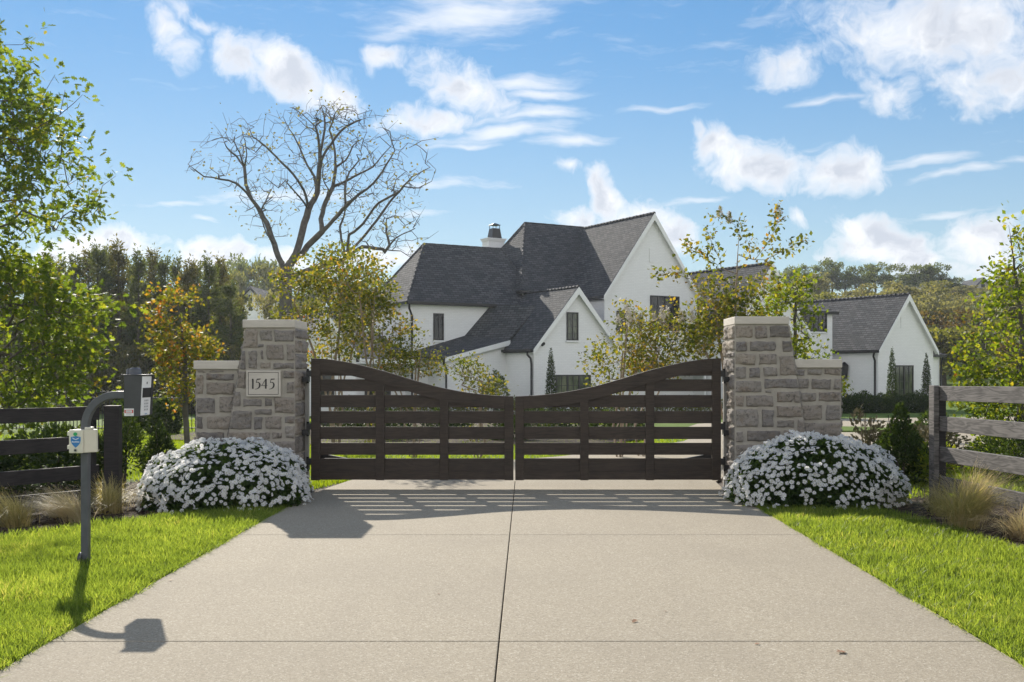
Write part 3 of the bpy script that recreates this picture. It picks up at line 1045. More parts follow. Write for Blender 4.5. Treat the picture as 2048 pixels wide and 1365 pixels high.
def from_crop(rects, ox, oy, sc, edge=None):
    """stones measured on the photograph -> (x, z) quads on the pillar's front plane"""
    Q = []
    for r in rects:
        x0, x1, y0, y1 = r
        def P(cx, cy):
            return ((ox + cx / sc - CX) * K, H - (oy + cy / sc - CY) * K)
        l0, l1, r0, r1 = x0, x0, x1, x1
        if edge:
            l0, r0 = edge(x0, x1, y1); l1, r1 = edge(x0, x1, y0)
        a, b, c, d = P(l0, y1), P(r0, y1), P(r1, y0), P(l1, y0)
        Q.append([a, b, c, d])
    return Q


def pillar(side):
    left = side == 'left'
    zt = H + (741 - (656 if left else 649)) * K
    if left:
        xi = (589.5 - CX) * K; xo_top = (492 - CX) * K; slope = (453 - 491) * K / ((890 - 657) * K)
    else:
        xi = (1469.5 - CX) * K; xo_top = (1577 - CX) * K; slope = (1612 - 1578) * K / ((870 - 650) * K)
    xo = lambda z: xo_top + slope * (zt - z)
    lab = ('left tapered grey stone pillar that carries the house number plaque' if left else 'right tapered grey stone pillar with no plaque beside the gate')
    root = thing('stone_pillar', lab, 'pillar', (xi + (-.35 if left else .35), (YF + YB) / 2, 0), 'stone gate pillars')
    m = MB()
    a, b = (xo, lambda z: xi) if left else (lambda z: xi, xo)
    z0 = -.15
    m.hull8([(a(z0), YF, z0), (b(z0), YF, z0), (b(z0), YB, z0), (a(z0), YB, z0), (a(zt), YF, zt), (b(zt), YF, zt), (b(zt), YB, zt), (a(zt), YB, zt)])
    m.build('mortar_core', 'mortar', root)
    if left:
        R = [(490, 660, 195, 372), (682, 800, 200, 300), (822, 1016, 200, 308), (570, 655, 400, 570), (690, 712, 395, 485), (748, 912, 340, 485), (945, 1016, 338, 490), (665, 725, 335, 372),
             (460, 540, 400, 580), (690, 790, 515, 570), (815, 1016, 520, 572), (435, 540, 600, 765), (912, 1016, 598, 670), (945, 1016, 705, 812), (410, 492, 800, 940),
             (525, 700, 868, 940), (730, 800, 866, 940), (825, 1016, 855, 1005), (385, 600, 985, 1165), (635, 795, 970, 1020), (622, 705, 1045, 1165), (735, 895, 1040, 1165), (925, 1016, 1040, 1105),
             (370, 425, 1195, 1290), (450, 660, 1195, 1265), (680, 780, 1195, 1265), (800, 900, 1195, 1258), (930, 1016, 1130, 1255), (820, 892, 600, 840),
             (355, 600, 1315, 1450), (630, 800, 1300, 1450), (830, 1016, 1285, 1450), (345, 700, 1480, 1600), (730, 1016, 1480, 1600), (335, 600, 1630, 1715), (630, 1016, 1630, 1715)]
        R = [r for r in R if r != (820, 892, 600, 840)]

        def edge(x0, x1, y):
            e = 512 - (y - 180) * (38 / 233.0) if True else 0
            z = H - (620 + y / 4.877 - CY) * K
            e = (xo(z) / K + CX - 380) * 4.877 + 3
            lft = x0
            if x0 < 545 and (x0 - e) < 70: lft = e
            return lft, x1
        Q = from_crop(R, 380, 620, 4.877, edge)
    else:
        R = [(251, 415, 160, 275), (440, 555, 160, 280), (585, 785, 155, 270), (251, 358, 312, 405), (385, 640, 310, 405), (708, 803, 305, 410), (251, 440, 430, 535), (478, 645, 432, 535), (680, 830, 450, 640),
             (251, 350, 560, 670), (380, 482, 565, 660), (520, 655, 562, 650), (251, 500, 695, 805), (530, 862, 672, 765), (252, 330, 838, 945), (352, 615, 835, 945), (655, 790, 800, 900), (815, 882, 795, 905),
             (535, 600, 790, 812), (252, 470, 970, 1145), (505, 620, 975, 1145), (650, 905, 942, 1050), (652, 820, 1080, 1145), (855, 935, 1075, 1200), (255, 325, 1185, 1290), (362, 685, 1180, 1280), (722, 815, 1178, 1210),
             (725, 930, 1235, 1280), (255, 420, 1320, 1420), (450, 700, 1315, 1420), (730, 950, 1310, 1420), (255, 500, 1450, 1540), (530, 960, 1450, 1540), (255, 600, 1570, 1715), (630, 970, 1570, 1715)]

        def edge(x0, x1, y):
            z = H - (620 + y / 4.875 - CY) * K
            e = (xo(z) / K + CX - 1420) * 4.875 - 3
            return x0, (e if abs(x1 - e) < 75 and x1 > 770 else x1)
        Q = from_crop(R, 1420, 620, 4.875, edge)
    rng = np.random.default_rng(3 if left else 4)
    faces = [(Q, (0, YF, 0), (1, 0, 0), (0, 0, 1), (0, -1, 0))]
    dY = YB - YF
    hz = zt + .1
    lay = ashlar(rng, dY, hz)
    if left:
        faces.append((lay, (xi, YF, -.1), (0, 1, 0), (0, 0, 1), (1, 0, 0)))
    else:
        faces.append((lay, (xi, YB, -.1), (0, -1, 0), (0, 0, 1), (-1, 0, 0)))
    # battered outer side and the back
    Ubat = np.array([-slope, 0, 1.0]); Ubat /= np.linalg.norm(Ubat)
    nb = np.array([-Ubat[2], 0, Ubat[0]]) if left else np.array([Ubat[2], 0, -Ubat[0]])
    lay = ashlar(rng, dY, hz * math.sqrt(1 + slope ** 2))
    if left:
        faces.append((lay, (xo(-.1), YB, -.1), (0, -1, 0), Ubat, nb))
    else:
        faces.append((lay, (xo(-.1), YF, -.1), (0, 1, 0), Ubat, nb))
    if left:
        lay = ashlar(rng, 2, hz, lambda t: 0, lambda t: xi - xo(t - .1))
        faces.append((lay, (xi, YB, -.1), (-1, 0, 0), (0, 0, 1), (0, 1, 0)))
    else:
        lay = ashlar(rng, 2, hz, lambda t: xi - xo(t - .1), lambda t: 0)
        faces.append((lay, (xi, YB, -.1), (-1, 0, 0), (0, 0, 1), (0, 1, 0)))
    stonework('stonework', faces, root, 21 if left else 22)
    if left:
        cap(root, (486 - CX) * K, (590.5 - CX) * K, YF - .025, YB + .03, zt, H + (741 - 640) * K)
    else:
        cap(root, (1468.5 - CX) * K, (1578 - CX) * K, YF - .025, YB + .03, zt, H + (741 - 633.5) * K)
    # wing wall
    yw, yb = YF + .07, YB - .08
    Kw = yw / F
    if left:
        x0, x1 = (392 - CX) * Kw, (474 - CX) * Kw + .12
        zc0, zc1 = H + (741 - 739) * Kw, H + (741 - 722) * Kw
        lab = 'low stone wing wall capped with limestone left of the numbered pillar'
    else:
        x0, x1 = (1588 - CX) * Kw - .12, (1682 - CX) * Kw
        zc0, zc1 = H + (741 - 736) * Kw, H + (741 - 719) * Kw
        lab = 'low stone wing wall capped with limestone on the side of the unnumbered pillar'
    wall = thing('stone_wall', lab, 'wall', ((x0 + x1) / 2, (yw + yb) / 2, 0), 'low wing walls beside the pillars')
    m = MB()
    m.box(x0, x1, yw, yb, -.15, zc0)
    m.build('mortar_core', 'mortar', wall)
    if left:
        R = [(50, 130, 635, 820), (160, 430, 625, 685), (160, 430, 710, 825), (55, 240, 860, 1010), (285, 430, 850, 1000), (55, 120, 1040, 1160), (170, 430, 1040, 1165), (50, 335, 1195, 1320), (55, 200, 1350, 1480),
             (230, 400, 1350, 1480), (55, 400, 1510, 1620), (80, 150, 597, 615), (190, 330, 595, 610), (55, 300, 1650, 1720)]
        ox, sc = 380, 4.877
    else:
        R = [(800, 925, 580, 640), (945, 1085, 580, 640), (1115, 1280, 575, 635), (800, 960, 675, 770), (990, 1180, 680, 775), (1205, 1280, 675, 775), (800, 1030, 810, 895), (1065, 1280, 805, 895),
             (850, 1090, 930, 1075), (1130, 1280, 930, 1075), (860, 1280, 1105, 1225), (870, 1100, 1255, 1370), (1130, 1280, 1255, 1370), (870, 1280, 1400, 1520), (880, 1100, 1550, 1700), (1130, 1280, 1550, 1700)]
        ox, sc = 1420, 4.875
    Q = []
    for a, b, c, d in R:
        X = lambda v: (ox + v / sc - CX) * Kw
        Z = lambda v: H - (620 + v / sc - CY) * Kw
        Q.append([(max(X(a), x0 + .01), Z(d)), (min(X(b), x1 - .01), Z(d)), (min(X(b), x1 - .01), Z(c)), (max(X(a), x0 + .01), Z(c))])
    faces = [(Q, (0, yw, 0), (1, 0, 0), (0, 0, 1), (0, -1, 0))]
    faces.append((ashlar(rng, x1 - x0, zc0 + .1), (x1, yb, -.1), (-1, 0, 0), (0, 0, 1), (0, 1, 0)))
    if left:
        faces.append((ashlar(rng, yb - yw, zc0 + .1), (x0, yb, -.1), (0, -1, 0), (0, 0, 1), (-1, 0, 0)))
    else:
        faces.append((ashlar(rng, yb - yw, zc0 + .1), (x1, yw, -.1), (0, 1, 0), (0, 0, 1), (1, 0, 0)))
    stonework('stonework', faces, wall, 31 if left else 32)
    if left:
        cap(wall, x0 - .02, x1 - .03, yw - .035, yb + .03, zc0, zc1)
    else:
        cap(wall, x0 + .03, x1 + .006, yw - .035, yb + .03, zc0, zc1)


def ribbon(m, pts, wid, y, th=.004):
    """variable-width stroke in an x-z plane at depth y, standing out towards the viewer by th"""
    P = [np.array(p, float) for p in pts]
    n = len(P)
    L, R = [], []
    for i in range(n):
        t = P[min(i + 1, n - 1)] - P[max(i - 1, 0)]
        t = t / (np.linalg.norm(t) + 1e-9)
        nn = np.array([-t[1], t[0]])
        w = wid[i] if hasattr(wid, '__len__') else wid
        L.append(P[i] + nn * w / 2); R.append(P[i] - nn * w / 2)
    for i in range(n - 1):
        q = [(R[i][0], y, R[i][1]), (R[i + 1][0], y, R[i + 1][1]), (L[i + 1][0], y, L[i + 1][1]), (L[i][0], y, L[i][1])]
        c = Vector(q[1]) - Vector(q[0]); d = Vector(q[3]) - Vector(q[0])
        if c.cross(d).y > 0:
            q.reverse()
        m.prism(q, (0, -th, 0))


def digit(m, ch, x, z, h, y):
    """classical figures of high contrast; x left edge, z baseline"""
    t, k = .018 * h / .12, .0055 * h / .12
    S = lambda a, b: (x + a * h, z + b * h)
    if ch == '1':
        ribbon(m, [S(.10, .02), S(.10, .96)], [t, t], y)
        ribbon(m, [S(.0, .93), S(.14, .985)], [k, k * 1.6], y)
        ribbon(m, [S(.03, .01), S(.17, .01)], k, y - .0007)
    elif ch == '5':
        ribbon(m, [S(.14, .94), S(.52, .97)], [t * .75, t * .55], y - .0007)
        ribbon(m, [S(.16, .95), S(.07, .60)], [k, k], y)
        arc = [(.07, .60), (.18, .645), (.30, .63), (.40, .55), (.44, .42), (.43, .27), (.36, .12), (.24, .02), (.10, -.03), (-.04, -.05)]
        ribbon(m, [S(*p) for p in arc], [k, k * 1.2, k * 1.8, t * .8, t * 1.05, t * 1.05, t * .85, t * .5, k * 1.2, k], y)
    elif ch == '4':
        ribbon(m, [S(.40, .0), S(.42, .98)], [t * 1.05, t * 1.05], y)
        ribbon(m, [S(.41, .97), S(-.02, .30)], [k, k], y - .0007)
        ribbon(m, [S(-.03, .30), S(.57, .30)], [k * 1.1, k * 1.1], y - .0012)


def plaque():
    x0, x1 = (380 + 556 / 4.877 - CX) * K, (380 + 890 / 4.877 - CX) * K
    z0, z1 = H - (620 + 846 / 4.877 - CY) * K, H - (620 + 592 / 4.877 - CY) * K
    yp = YF - .035
    root = thing('number_plaque', 'carved limestone plaque reading 1545 set into the pillar', 'plaque', ((x0 + x1) / 2, yp, z0))
    m = MB(); m.box(x0, x1, yp, YF + .02, z0, z1)
    m.build('slab', 'limestone', root, bevel=.004)
    m = MB()
    a0, a1, b0, b1 = x0 + .022, x1 - .024, z0 + .022, z1 - .02
    t = .0055
    for q in ((a0, a1, b0, b0 + t), (a0, a1, b1 - t, b1), (a0, a0 + t, b0 + t, b1 - t), (a1 - t, a1, b0 + t, b1 - t)):
        m.box(q[0], q[1], yp - .002, yp + .002, q[2], q[3])
    m.build('border', 'letter_dark', root)
    m = MB()
    zb = H - (620 + 769 / 4.877 - CY) * K
    hh = 97 / 4.877 * K
    for ch, cx in (('1', 611), ('5', 646), ('4', 708), ('5', 783)):
        digit(m, ch, (380 + cx / 4.877 - CX) * K, zb, hh, yp)
    m.build('numerals', 'letter_dark', root)


pillar('left')
pillar('right')
plaque()

# ------------------------------------------------------------------ gate
YG = 12.34
KG = YG / F
zg = lambda py: H - (py - CY) * KG
xg = lambda px: (px - CX) * KG


def gate_leaf(left):
    prof = [(0, 717), (.05, 717.2), (.10, 719.5), (.18, 724.5), (.27, 733), (.37, 743.5), (.5, 760), (.62, 774), (.75, 784.5), (.88, 791), (1, 793.2)]
    ts = np.array([p[0] for p in prof]); ps = np.array([p[1] for p in prof])
    tt = np.linspace(0, 1, 41)
    # smooth the measured profile
    pp = np.interp(tt, ts, ps)
    for _ in range(3):
        pp[1:-1] = (pp[:-2] + 2 * pp[1:-1] + pp[2:]) / 4
    pxh, pxc = (623, 1027) if left else (1441, 1030.5)
    top = lambda px: float(zg(np.interp((px - pxh) / (pxc - pxh), tt, pp)))
    lab = ('left dark brown timber gate leaf hung on the numbered pillar' if left else 'right dark brown timber gate leaf hung on the unnumbered pillar')
    root = thing('gate_leaf', lab, 'gate', (xg(pxh), YG, 0), 'two leaves of the driveway gate')
    stl = [(623, 641), (752, 769.5), (880, 897), (1009, 1027)] if left else [(1423.5, 1441), (1291, 1308), (1160, 1177), (1030.5, 1048)]
    y0, y1 = YG - .035, YG + .035
    railh = 25.5 * KG
    zb = zg(960.5)
    for i, (a, b) in enumerate(stl):
        m = MB()
        drop = 0 if i in (0, 3) else railh - .004
        m.hull8([(xg(a), y0, zb), (xg(b), y0, zb), (xg(b), y1, zb), (xg(a), y1, zb)] +
                [(xg(a), y0, top(a) - drop), (xg(b), y0, top(b) - drop), (xg(b), y1, top(b) - drop), (xg(a), y1, top(a) - drop)])
        m.build('stile', 'gate_wood', root, bevel=.004)
    # curved top rail between the end stiles
    lo, hi = min(stl[0][1], stl[3][1]), max(stl[0][0], stl[3][0])
    if left: lo, hi = stl[0][1], stl[3][0]
    else: lo, hi = stl[3][1], stl[0][0]
    N = 30
    m = MB()
    xs = [lo + (hi - lo) * i / N for i in range(N + 1)]
    for a, b in zip(xs[:-1], xs[1:]):
        m.hull8([(xg(a), y0 - .006, top(a) - railh), (xg(b), y0 - .006, top(b) - railh), (xg(b), y1 + .006, top(b) - railh), (xg(a), y1 + .006, top(a) - railh),
                 (xg(a), y0 - .006, top(a)), (xg(b), y0 - .006, top(b)), (xg(b), y1 + .006, top(b)), (xg(a), y1 + .006, top(a))])
    # one continuous solid: drop the inner walls
    m2 = MB()
    for k in range(N):
        base = k * 8
        c = m.v[base:base + 8]
        m2.face([c[3], c[2], c[1], c[0]]); m2.face([c[4], c[5], c[6], c[7]]); m2.face([c[0], c[1], c[5], c[4]]); m2.face([c[2], c[3], c[7], c[6]])
        if k == 0: m2.face([c[3], c[0], c[4], c[7]])
        if k == N - 1: m2.face([c[1], c[2], c[6], c[5]])
    o = m2.build('top_rail', 'gate_wood', root)
    # merge the strip's shared corners so that the rail is one island of timber
    import bmesh
    bm = bmesh.new(); bm.from_mesh(o.data); bmesh.ops.remove_doubles(bm, verts=bm.verts, dist=1e-5); bm.to_mesh(o.data); bm.free()
    # boards, bay by bay
    rows = [(700, 752), (759, 783), (790.5, 815), (822.5, 847), (854, 878.5), (886, 910), (917, 943)]
    bays = [(stl[i], stl[i + 1]) for i in range(3)]
    for (s0, s1) in bays:
        a, b = (s0[1], s1[0]) if left else (s1[1], s0[0])
        m = MB()
        for (r0, r1) in rows:
            pts = [a + (b - a) * k / 16 for k in range(17)]
            seg = []
            for p in pts:
                t = min(zg(r0), top(p) - railh + .02)
                if t > zg(r1) + .004:
                    seg.append((p, t))
            if len(seg) < 2:
                continue
            poly = [(xg(p), YG - .012, t) for p, t in seg] + [(xg(seg[-1][0]), YG - .012, zg(r1)), (xg(seg[0][0]), YG - .012, zg(r1))]
            m.prism(poly, (0, .018, 0))
        m.build('board_panel', 'gate_wood', root)
    m = MB()
    for (s0, s1) in bays:
        a, b = (s0[1], s1[0]) if left else (s1[1], s0[0])
        m.box(xg(a), xg(b), y0 + .004, y1 - .004, zg(959.5), zg(943))
    m.build('bottom_rail', 'gate_wood', root, bevel=.003)
    # hinges: bracket on the post side, barrel, bracket on the leaf
    sgn = -1 if left else 1
    xe = xg(pxh)
    for py in (752, 858, 928):
        z = zg(py)
        m = MB()
        xa, xb = sorted((xe, xe + sgn * .055))
        m.box(xa - .002, xb, YG - .03, YG + .04, z - .01, z + .065)
        xa, xb = sorted((xe + sgn * .03, xe + sgn * .105))
        m.box(xa, xb, YG - .045, YG + .06, z - .075, z - .012)
        m.tube([(xe + sgn * .045, YG, z - .09), (xe + sgn * .045, YG, z + .085)], .016, 10)
        m.build('hinge', 'black_metal', root)
    # opener arm behind the foot of the leaf
    m = MB()
    xm = xe - sgn * .22
    m.beam((xe - sgn * .05, YG + .10, zg(912)), (xm - sgn * .25, YG + .09, zg(925)), .05, .06)
    m.tube([(xm - sgn * .2, YG + .09, zg(922)), (xe - sgn * .6, YG + .08, zg(932))], .02, 8)
    m.build('opener_arm', 'black_metal', root)
    return root


gate_leaf(True)
gate_leaf(False)
for px, z1, lab in ((614.5, 1.40, 'slim grey steel hinge post against the numbered pillar'), (1450.5, 1.42, 'slim grey steel hinge post against the unnumbered pillar')):
    m = MB()
    x = (px - CX) * 12.47 / F
    m.box(x - .022, x + .022, 12.44, 12.50, -.15, z1)
    o = m.build('hinge_post', 'steel', None, loc=(x, 12.47, -.1), bevel=.004)
    tag(o, lab, 'post', 'steel hinge posts of the gate')

# ------------------------------------------------------------------ board fences


def board(m, p0, p1, h, th):
    m.beam(p0, p1, th, h)


def left_fence():
    root = thing('board_fence', 'dark stained four rail board fence behind the keypad pole', 'fence', (-4.56, 11.2, -.05))
    a = Vector((-4.66, 11.15, 0)); d = Vector((-.74, -.92, 0)).normalized()
    mt = 'fence_dark'
    m = MB()
    m.hull8([(-4.585, 11.10, -.25), (-4.43, 11.12, -.25), (-4.45, 11.27, -.25), (-4.60, 11.25, -.25), (-4.585, 11.10, 1.035), (-4.43, 11.12, 1.035), (-4.45, 11.27, 1.035), (-4.60, 11.25, 1.035)])
    m.build('post', mt, root, bevel=.006)
    for k, z in enumerate((.955, .636, .319, .06)):
        m = MB()
        s = a + Vector((0, 0, z))
        board(m, s, s + d * 2.46, .148, .04)
        m.build('rail', mt, root, bevel=.004)
        m = MB()
        board(m, s + d * 2.47, s + d * 4.9, .148, .04)
        m.build('rail', mt, root, bevel=.004)
    nrm = Vector((-d.y, d.x, 0))
    if nrm.y < 0: nrm = -nrm
    for L in (0.06, 2.46, 4.9):
        c = a + d * L + nrm * .10
        m = MB()
        m.beam(c + Vector((0, 0, -.25)), c + Vector((0, 0, 1.0)), .12, .14, (0, 1, 0))
        m.build('post', mt, root, bevel=.006)


def right_fence():
    root = thing('board_fence', 'weathered grey four rail board fence in sun beside the tan grasses', 'fence', (4.25, 10.7, -.05))
    mt = 'fence_grey'
    x0 = (1857.5 - CX) * 10.7 / F
    x0 += .055
    m = MB(); m.box(x0, x0 + .055, 10.70, 10.84, -.25, 1.262)
    m.build('post', mt, root, bevel=.006)
    m = MB(); m.box(x0 + .06, x0 + .165, 10.79, 10.93, -.25, 1.20)
    m.build('post', 'fence_dark', root, bevel=.006)  # darker timber colour stands in for shade on this rear post
    a = Vector((x0 + .08, 10.76, 0))
    d = Vector((.045, -1, 0)).normalized()
    for z in (1.178, .862, .544, .236):
        m = MB()
        s = a + Vector((0, 0, z))
        board(m, s, s + d * 2.46 + Vector((0, 0, .03)), .152, .042)
        m.build('rail', mt, root, bevel=.004)
        m = MB()
        board(m, s + d * 2.47 + Vector((0, 0, .03)), s + d * 4.95 + Vector((0, 0, .05)), .152, .042)
        m.build('rail', mt, root, bevel=.004)
    for L in (2.46, 4.9):
        c = a + d * L + Vector((.10, 0, 0))
        m = MB(); m.box(c.x - .065, c.x + .065, c.y - .065, c.y + .065, -.25, 1.22)
        m.build('post', mt, root, bevel=.006)


def iron_fence():
    root = thing('iron_fence', 'black metal picket fence across the far lawn on the left', 'fence', (-11, 30.5, gz(-11, 30)))
    y = 30.0
    x0, x1 = -16.0, -7.2
    g = lambda x: gz(x, y)
    m = MB()
    for i in range(int((x1 - x0) / .105)):
        x = x0 + i * .105
        m.box(x - .009, x + .009, y - .009, y + .009, g(x) + .04, g(x) + 1.22)
    m.build('pickets', 'black_metal', root)
    for dz in (.10, .98, 1.16):
        m = MB(); m.beam((x0, y, g(x0) + dz), (x1, y, g(x1) + dz), .028, .032)
        m.build('rail', 'black_metal', root)
    for x in np.arange(x0, x1 + .1, 2.2):
        m = MB(); m.box(x - .03, x + .03, y - .03, y + .03, g(x) - .05, g(x) + 1.3)
        m.hull8([(x - .04, y - .04, g(x) + 1.3), (x + .04, y - .04, g(x) + 1.3), (x + .04, y + .04, g(x) + 1.3), (x - .04, y + .04, g(x) + 1.3)] +
                [(x - .01, y - .01, g(x) + 1.34), (x + .01, y - .01, g(x) + 1.34), (x + .01, y + .01, g(x) + 1.34), (x - .01, y + .01, g(x) + 1.34)])
        m.build('post', 'black_metal', root)


left_fence()
right_fence()
iron_fence()

# ------------------------------------------------------------------ keypad pedestal


def keypad():
    Y0 = 7.55
    k = Y0 / F
    X = lambda px: (px - CX) * k
    Z = lambda py: H - (py - CY) * k
    root = thing('keypad_pedestal', 'gooseneck steel pole holding a gate keypad over the left verge', 'keypad', (X(170), Y0, 0))
    hw = .027
    cx = X(171.5)
    # square tube swept up and over
    path = [(cx, -.12), (cx, .2), (cx, .7), (cx, Z(868))]
    r = .235
    zc = Z(790) - r
    path[-1] = (cx, zc)
    for i in range(1, 13):
        a = math.pi - i * (math.pi / 2) / 12
        path.append((cx + r + r * math.cos(a), zc + r * math.sin(a)))
    path.append((X(252), zc + r))
    m = MB()
    N = len(path)
    ring = []
    for i, (x, z) in enumerate(path):
        t = Vector((path[min(i + 1, N - 1)][0] - path[max(i - 1, 0)][0], 0, path[min(i + 1, N - 1)][1] - path[max(i - 1, 0)][1])).normalized()
        n = Vector((-t.z, 0, t.x)) * hw
        c = Vector((x, Y0, z))
        ring.append([c + n + Vector((0, -hw, 0)), c - n + Vector((0, -hw, 0)), c - n + Vector((0, hw, 0)), c + n + Vector((0, hw, 0))])
    i0 = 0
    for rg in ring: m.v.extend(rg)
    for i in range(N - 1):
        for j in range(4):
            j2 = (j + 1) % 4
            m.f.append([i * 4 + j, i * 4 + j2, (i + 1) * 4 + j2, (i + 1) * 4 + j]); m.m.append(0); m.s.append(False)
    m.build('pole', 'pole_metal', root, bevel=.006)
    m = MB()
    m.tube([(cx - hw - .016, Y0, .03), (cx - hw + .01, Y0, .03)], .05, 14)
    m.box(cx - .055, cx + .055, Y0 - .055, Y0 + .055, -.12, -.02)
    m.build('conduit_fitting', 'dark_grey_metal', root)
    # housing: wedge of dark sheet, keypad face turned to the drive
    def hp(px, py, dy): return ((px - CX) * (Y0 + dy) / F, Y0 + dy, H - (py - CY) * (Y0 + dy) / F)
    f = -.06
    b = .125
    xl = X(247.5)
    A = [hp(248, 833, f), hp(280, 833, f), hp(284, 752, f), hp(248, 751, f)]           # near side of the hood
    zt = A[3][2] + .0
    m = MB()
    near = [A[0], A[1], A[2], A[3]]
    far = [(p[0] + (.0 if i in (0, 3) else .0), Y0 + b, p[2]) for i, p in enumerate(near)]
    m.hull8([near[0], near[1], far[1], far[0], near[3], near[2], far[2], far[3]])
    # projecting rain lips at the far side and top of the face
    xr = near[2][0]
    m.hull8([(near[1][0], Y0 + b - .004, near[1][2]), (near[1][0] + .022, Y0 + b - .004, near[1][2] + .01), (near[1][0] + .022, Y0 + b, near[1][2] + .01), (near[1][0], Y0 + b, near[1][2]),
             (xr, Y0 + b - .004, zt), (xr + .02, Y0 + b - .004, zt), (xr + .02, Y0 + b, zt), (xr, Y0 + b, zt)])
    m.hull8([(xl, Y0 + f - .004, zt), (xr + .02, Y0 + f - .004, zt), (xr + .02, Y0 + b + .003, zt), (xl, Y0 + b + .003, zt), (xl, Y0 + f - .004, zt + .006), (xr + .02, Y0 + f - .004, zt + .006), (xr + .02, Y0 + b + .003, zt + .006), (xl, Y0 + b + .003, zt + .006)])
    housing = m.build('housing', 'dark_grey_metal', root)
    # face panel, in plane between the near and far edges of the hood's open side
    E0, E1 = Vector(near[1]), Vector((near[1][0], Y0 + b - .006, near[1][2]))
    T0, T1 = Vector(near[2]), Vector((near[2][0], Y0 + b - .006, near[2][2]))
    nrm = (E1 - E0).cross(T0 - E0).normalized()
    if nrm.x < 0: nrm = -nrm
    def fp(u, v, h=0.0):
        return E0.lerp(E1, u).lerp(T0.lerp(T1, u), v) + nrm * h
    def panel(name, u0, u1, v0, v1, mt, h0, h1, par):
        m = MB()
        c = [fp(u0, v0, h0), fp(u1, v0, h0), fp(u1, v1, h0), fp(u0, v1, h0)]
        e = [fp(u0, v0, h1), fp(u1, v0, h1), fp(u1, v1, h1), fp(u0, v1, h1)]
        for q in ((e[0], e[1], e[2], e[3]), (c[0], c[1], e[1], e[0]), (c[1], c[2], e[2], e[1]), (c[2], c[3], e[3], e[2]), (c[3], c[0], e[0], e[3])):
            m.face(q)
        return m.build(name, mt, par)
    face = panel('face_plate', .02, .98, .02, .985, 'white_plastic', .0005, .006, root)
    panel('screen', .06, .94, .46, .70, 'black_metal', .006, .009, face)
    m = MB()
    for i in range(4):
        for j in range(3):
            u, v = .30 + j * .16, .36 - i * .075
            m.face([fp(u, v, .0075), fp(u + .10, v, .0075), fp(u + .10, v + .045, .0075), fp(u, v + .045, .0075)])
    m.build('keypad_buttons', 'letter_grey', face)
    m = MB()
    m.face([fp(.42, .82, .0072), fp(.58, .82, .0072), fp(.50, .86, .0072)]); m.face([fp(.42, .82, .0072), fp(.50, .78, .0072), fp(.58, .82, .0072)])
    m.build('reader_mark', 'black_metal', face)
    m = MB()
    for i in range(4):
        m.face([fp(.40 + i * .07, .035, .0072), fp(.445 + i * .07, .035, .0072), fp(.46 + i * .07, .065, .0072), fp(.415 + i * .07, .065, .0072)])
    m.build('maker_mark', 'blue_paint', face)
    # camera dome on the lid
    m = MB()
    c = Vector(hp(267, 751, .05))
    for (dx, rr, hh) in ((-.028, .026, .045), (.012, .044, .052)):
        prof = [(rr, 0), (rr, hh * .55), (rr * .93, hh * .75), (rr * .72, hh * .92), (rr * .35, hh)]
        pts = [c + Vector((dx, 0, .006 + z)) for _, z in prof]
        m.tube(pts, [p[0] for p in prof], 14)
    m.build('camera_dome', 'pole_metal', root)
    # warning sticker on the near side
    y = Y0 + f
    s0, s1 = Vector(hp(248.6, 832.3, f)), Vector(hp(267.7, 817.6, f))
    m = MB(); m.box(s0.x, s1.x, y - .003, y + .001, s0.z, s1.z)
    st = m.build('sticker', 'white_plastic', root)
    w, h = s1.x - s0.x, s1.z - s0.z
    m = MB()
    for (u0, u1, v0, v1) in ((.04, .17, .40, .82), (.83, .96, .40, .82), (.17, .83, .40, .46), (.17, .83, .76, .82)):
        m.box(s0.x + u0 * w, s0.x + u1 * w, y - .0045, y - .0015, s0.z + v0 * h, s0.z + v1 * h)
    m.build('red_frame', 'red_paint', st)
    m = MB()
    for (v, n) in ((.64, 6), (.53, 7), (.26, 6), (.13, 7)):
        for i in range(n):
            u = .22 + .56 * i / n
            m.box(s0.x + u * w, s0.x + (u + .05) * w, y - .0042, y - .0015, s0.z + v * h, s0.z + (v + .06) * h)
    m.build('lettering', 'letter_grey', st)
    # sensor box strapped to the pole
    yb0 = Y0 - hw - .06
    kb = yb0 / F
    XB = lambda px: (px - CX) * kb
    ZB = lambda py: H - (py - CY) * kb
    box = thing('access_box', 'cream weatherproof box with blue shield badge on the keypad pole', 'box', (XB(152), yb0, ZB(907)))
    m = MB()
    m.hull8([(XB(137.5), yb0, ZB(907)), (XB(165.5), yb0, ZB(907)), (XB(165.5), yb0 + .02, ZB(907)), (XB(137.5), yb0 + .02, ZB(907)), (XB(137.5), yb0, ZB(860)), (XB(165.5), yb0, ZB(860)), (XB(165.5), yb0 + .02, ZB(860)), (XB(137.5), yb0 + .02, ZB(860))])
    lid = m.build('lid', 'cream_plastic', box, bevel=.006)
    m = MB()
    z0, z1 = ZB(906.5), ZB(860.5)
    xa, xb, xc = XB(139), XB(166), XB(183)
    poly = [(xa, yb0 + .022), (xb, yb0 + .022), (xb + .012, yb0 + .03), (xc, yb0 + .085), (xc, yb0 + .115), (xa, yb0 + .115)]
    m.prism([(p[0], p[1], z0) for p in poly], (0, 0, z1 - z0))
    m.box(XB(163), XB(176), yb0 + .05, yb0 + .11, z1, z1 + .018)
    m.build('body', 'cream_plastic', box, bevel=.004)
    for zc in (868, 895):
        m = MB()
        m.box(XB(133.8), XB(138.5), yb0 + .004, yb0 + .03, ZB(zc + 4), ZB(zc - 4))
        m.build('latch', 'cream_plastic', box, bevel=.002)
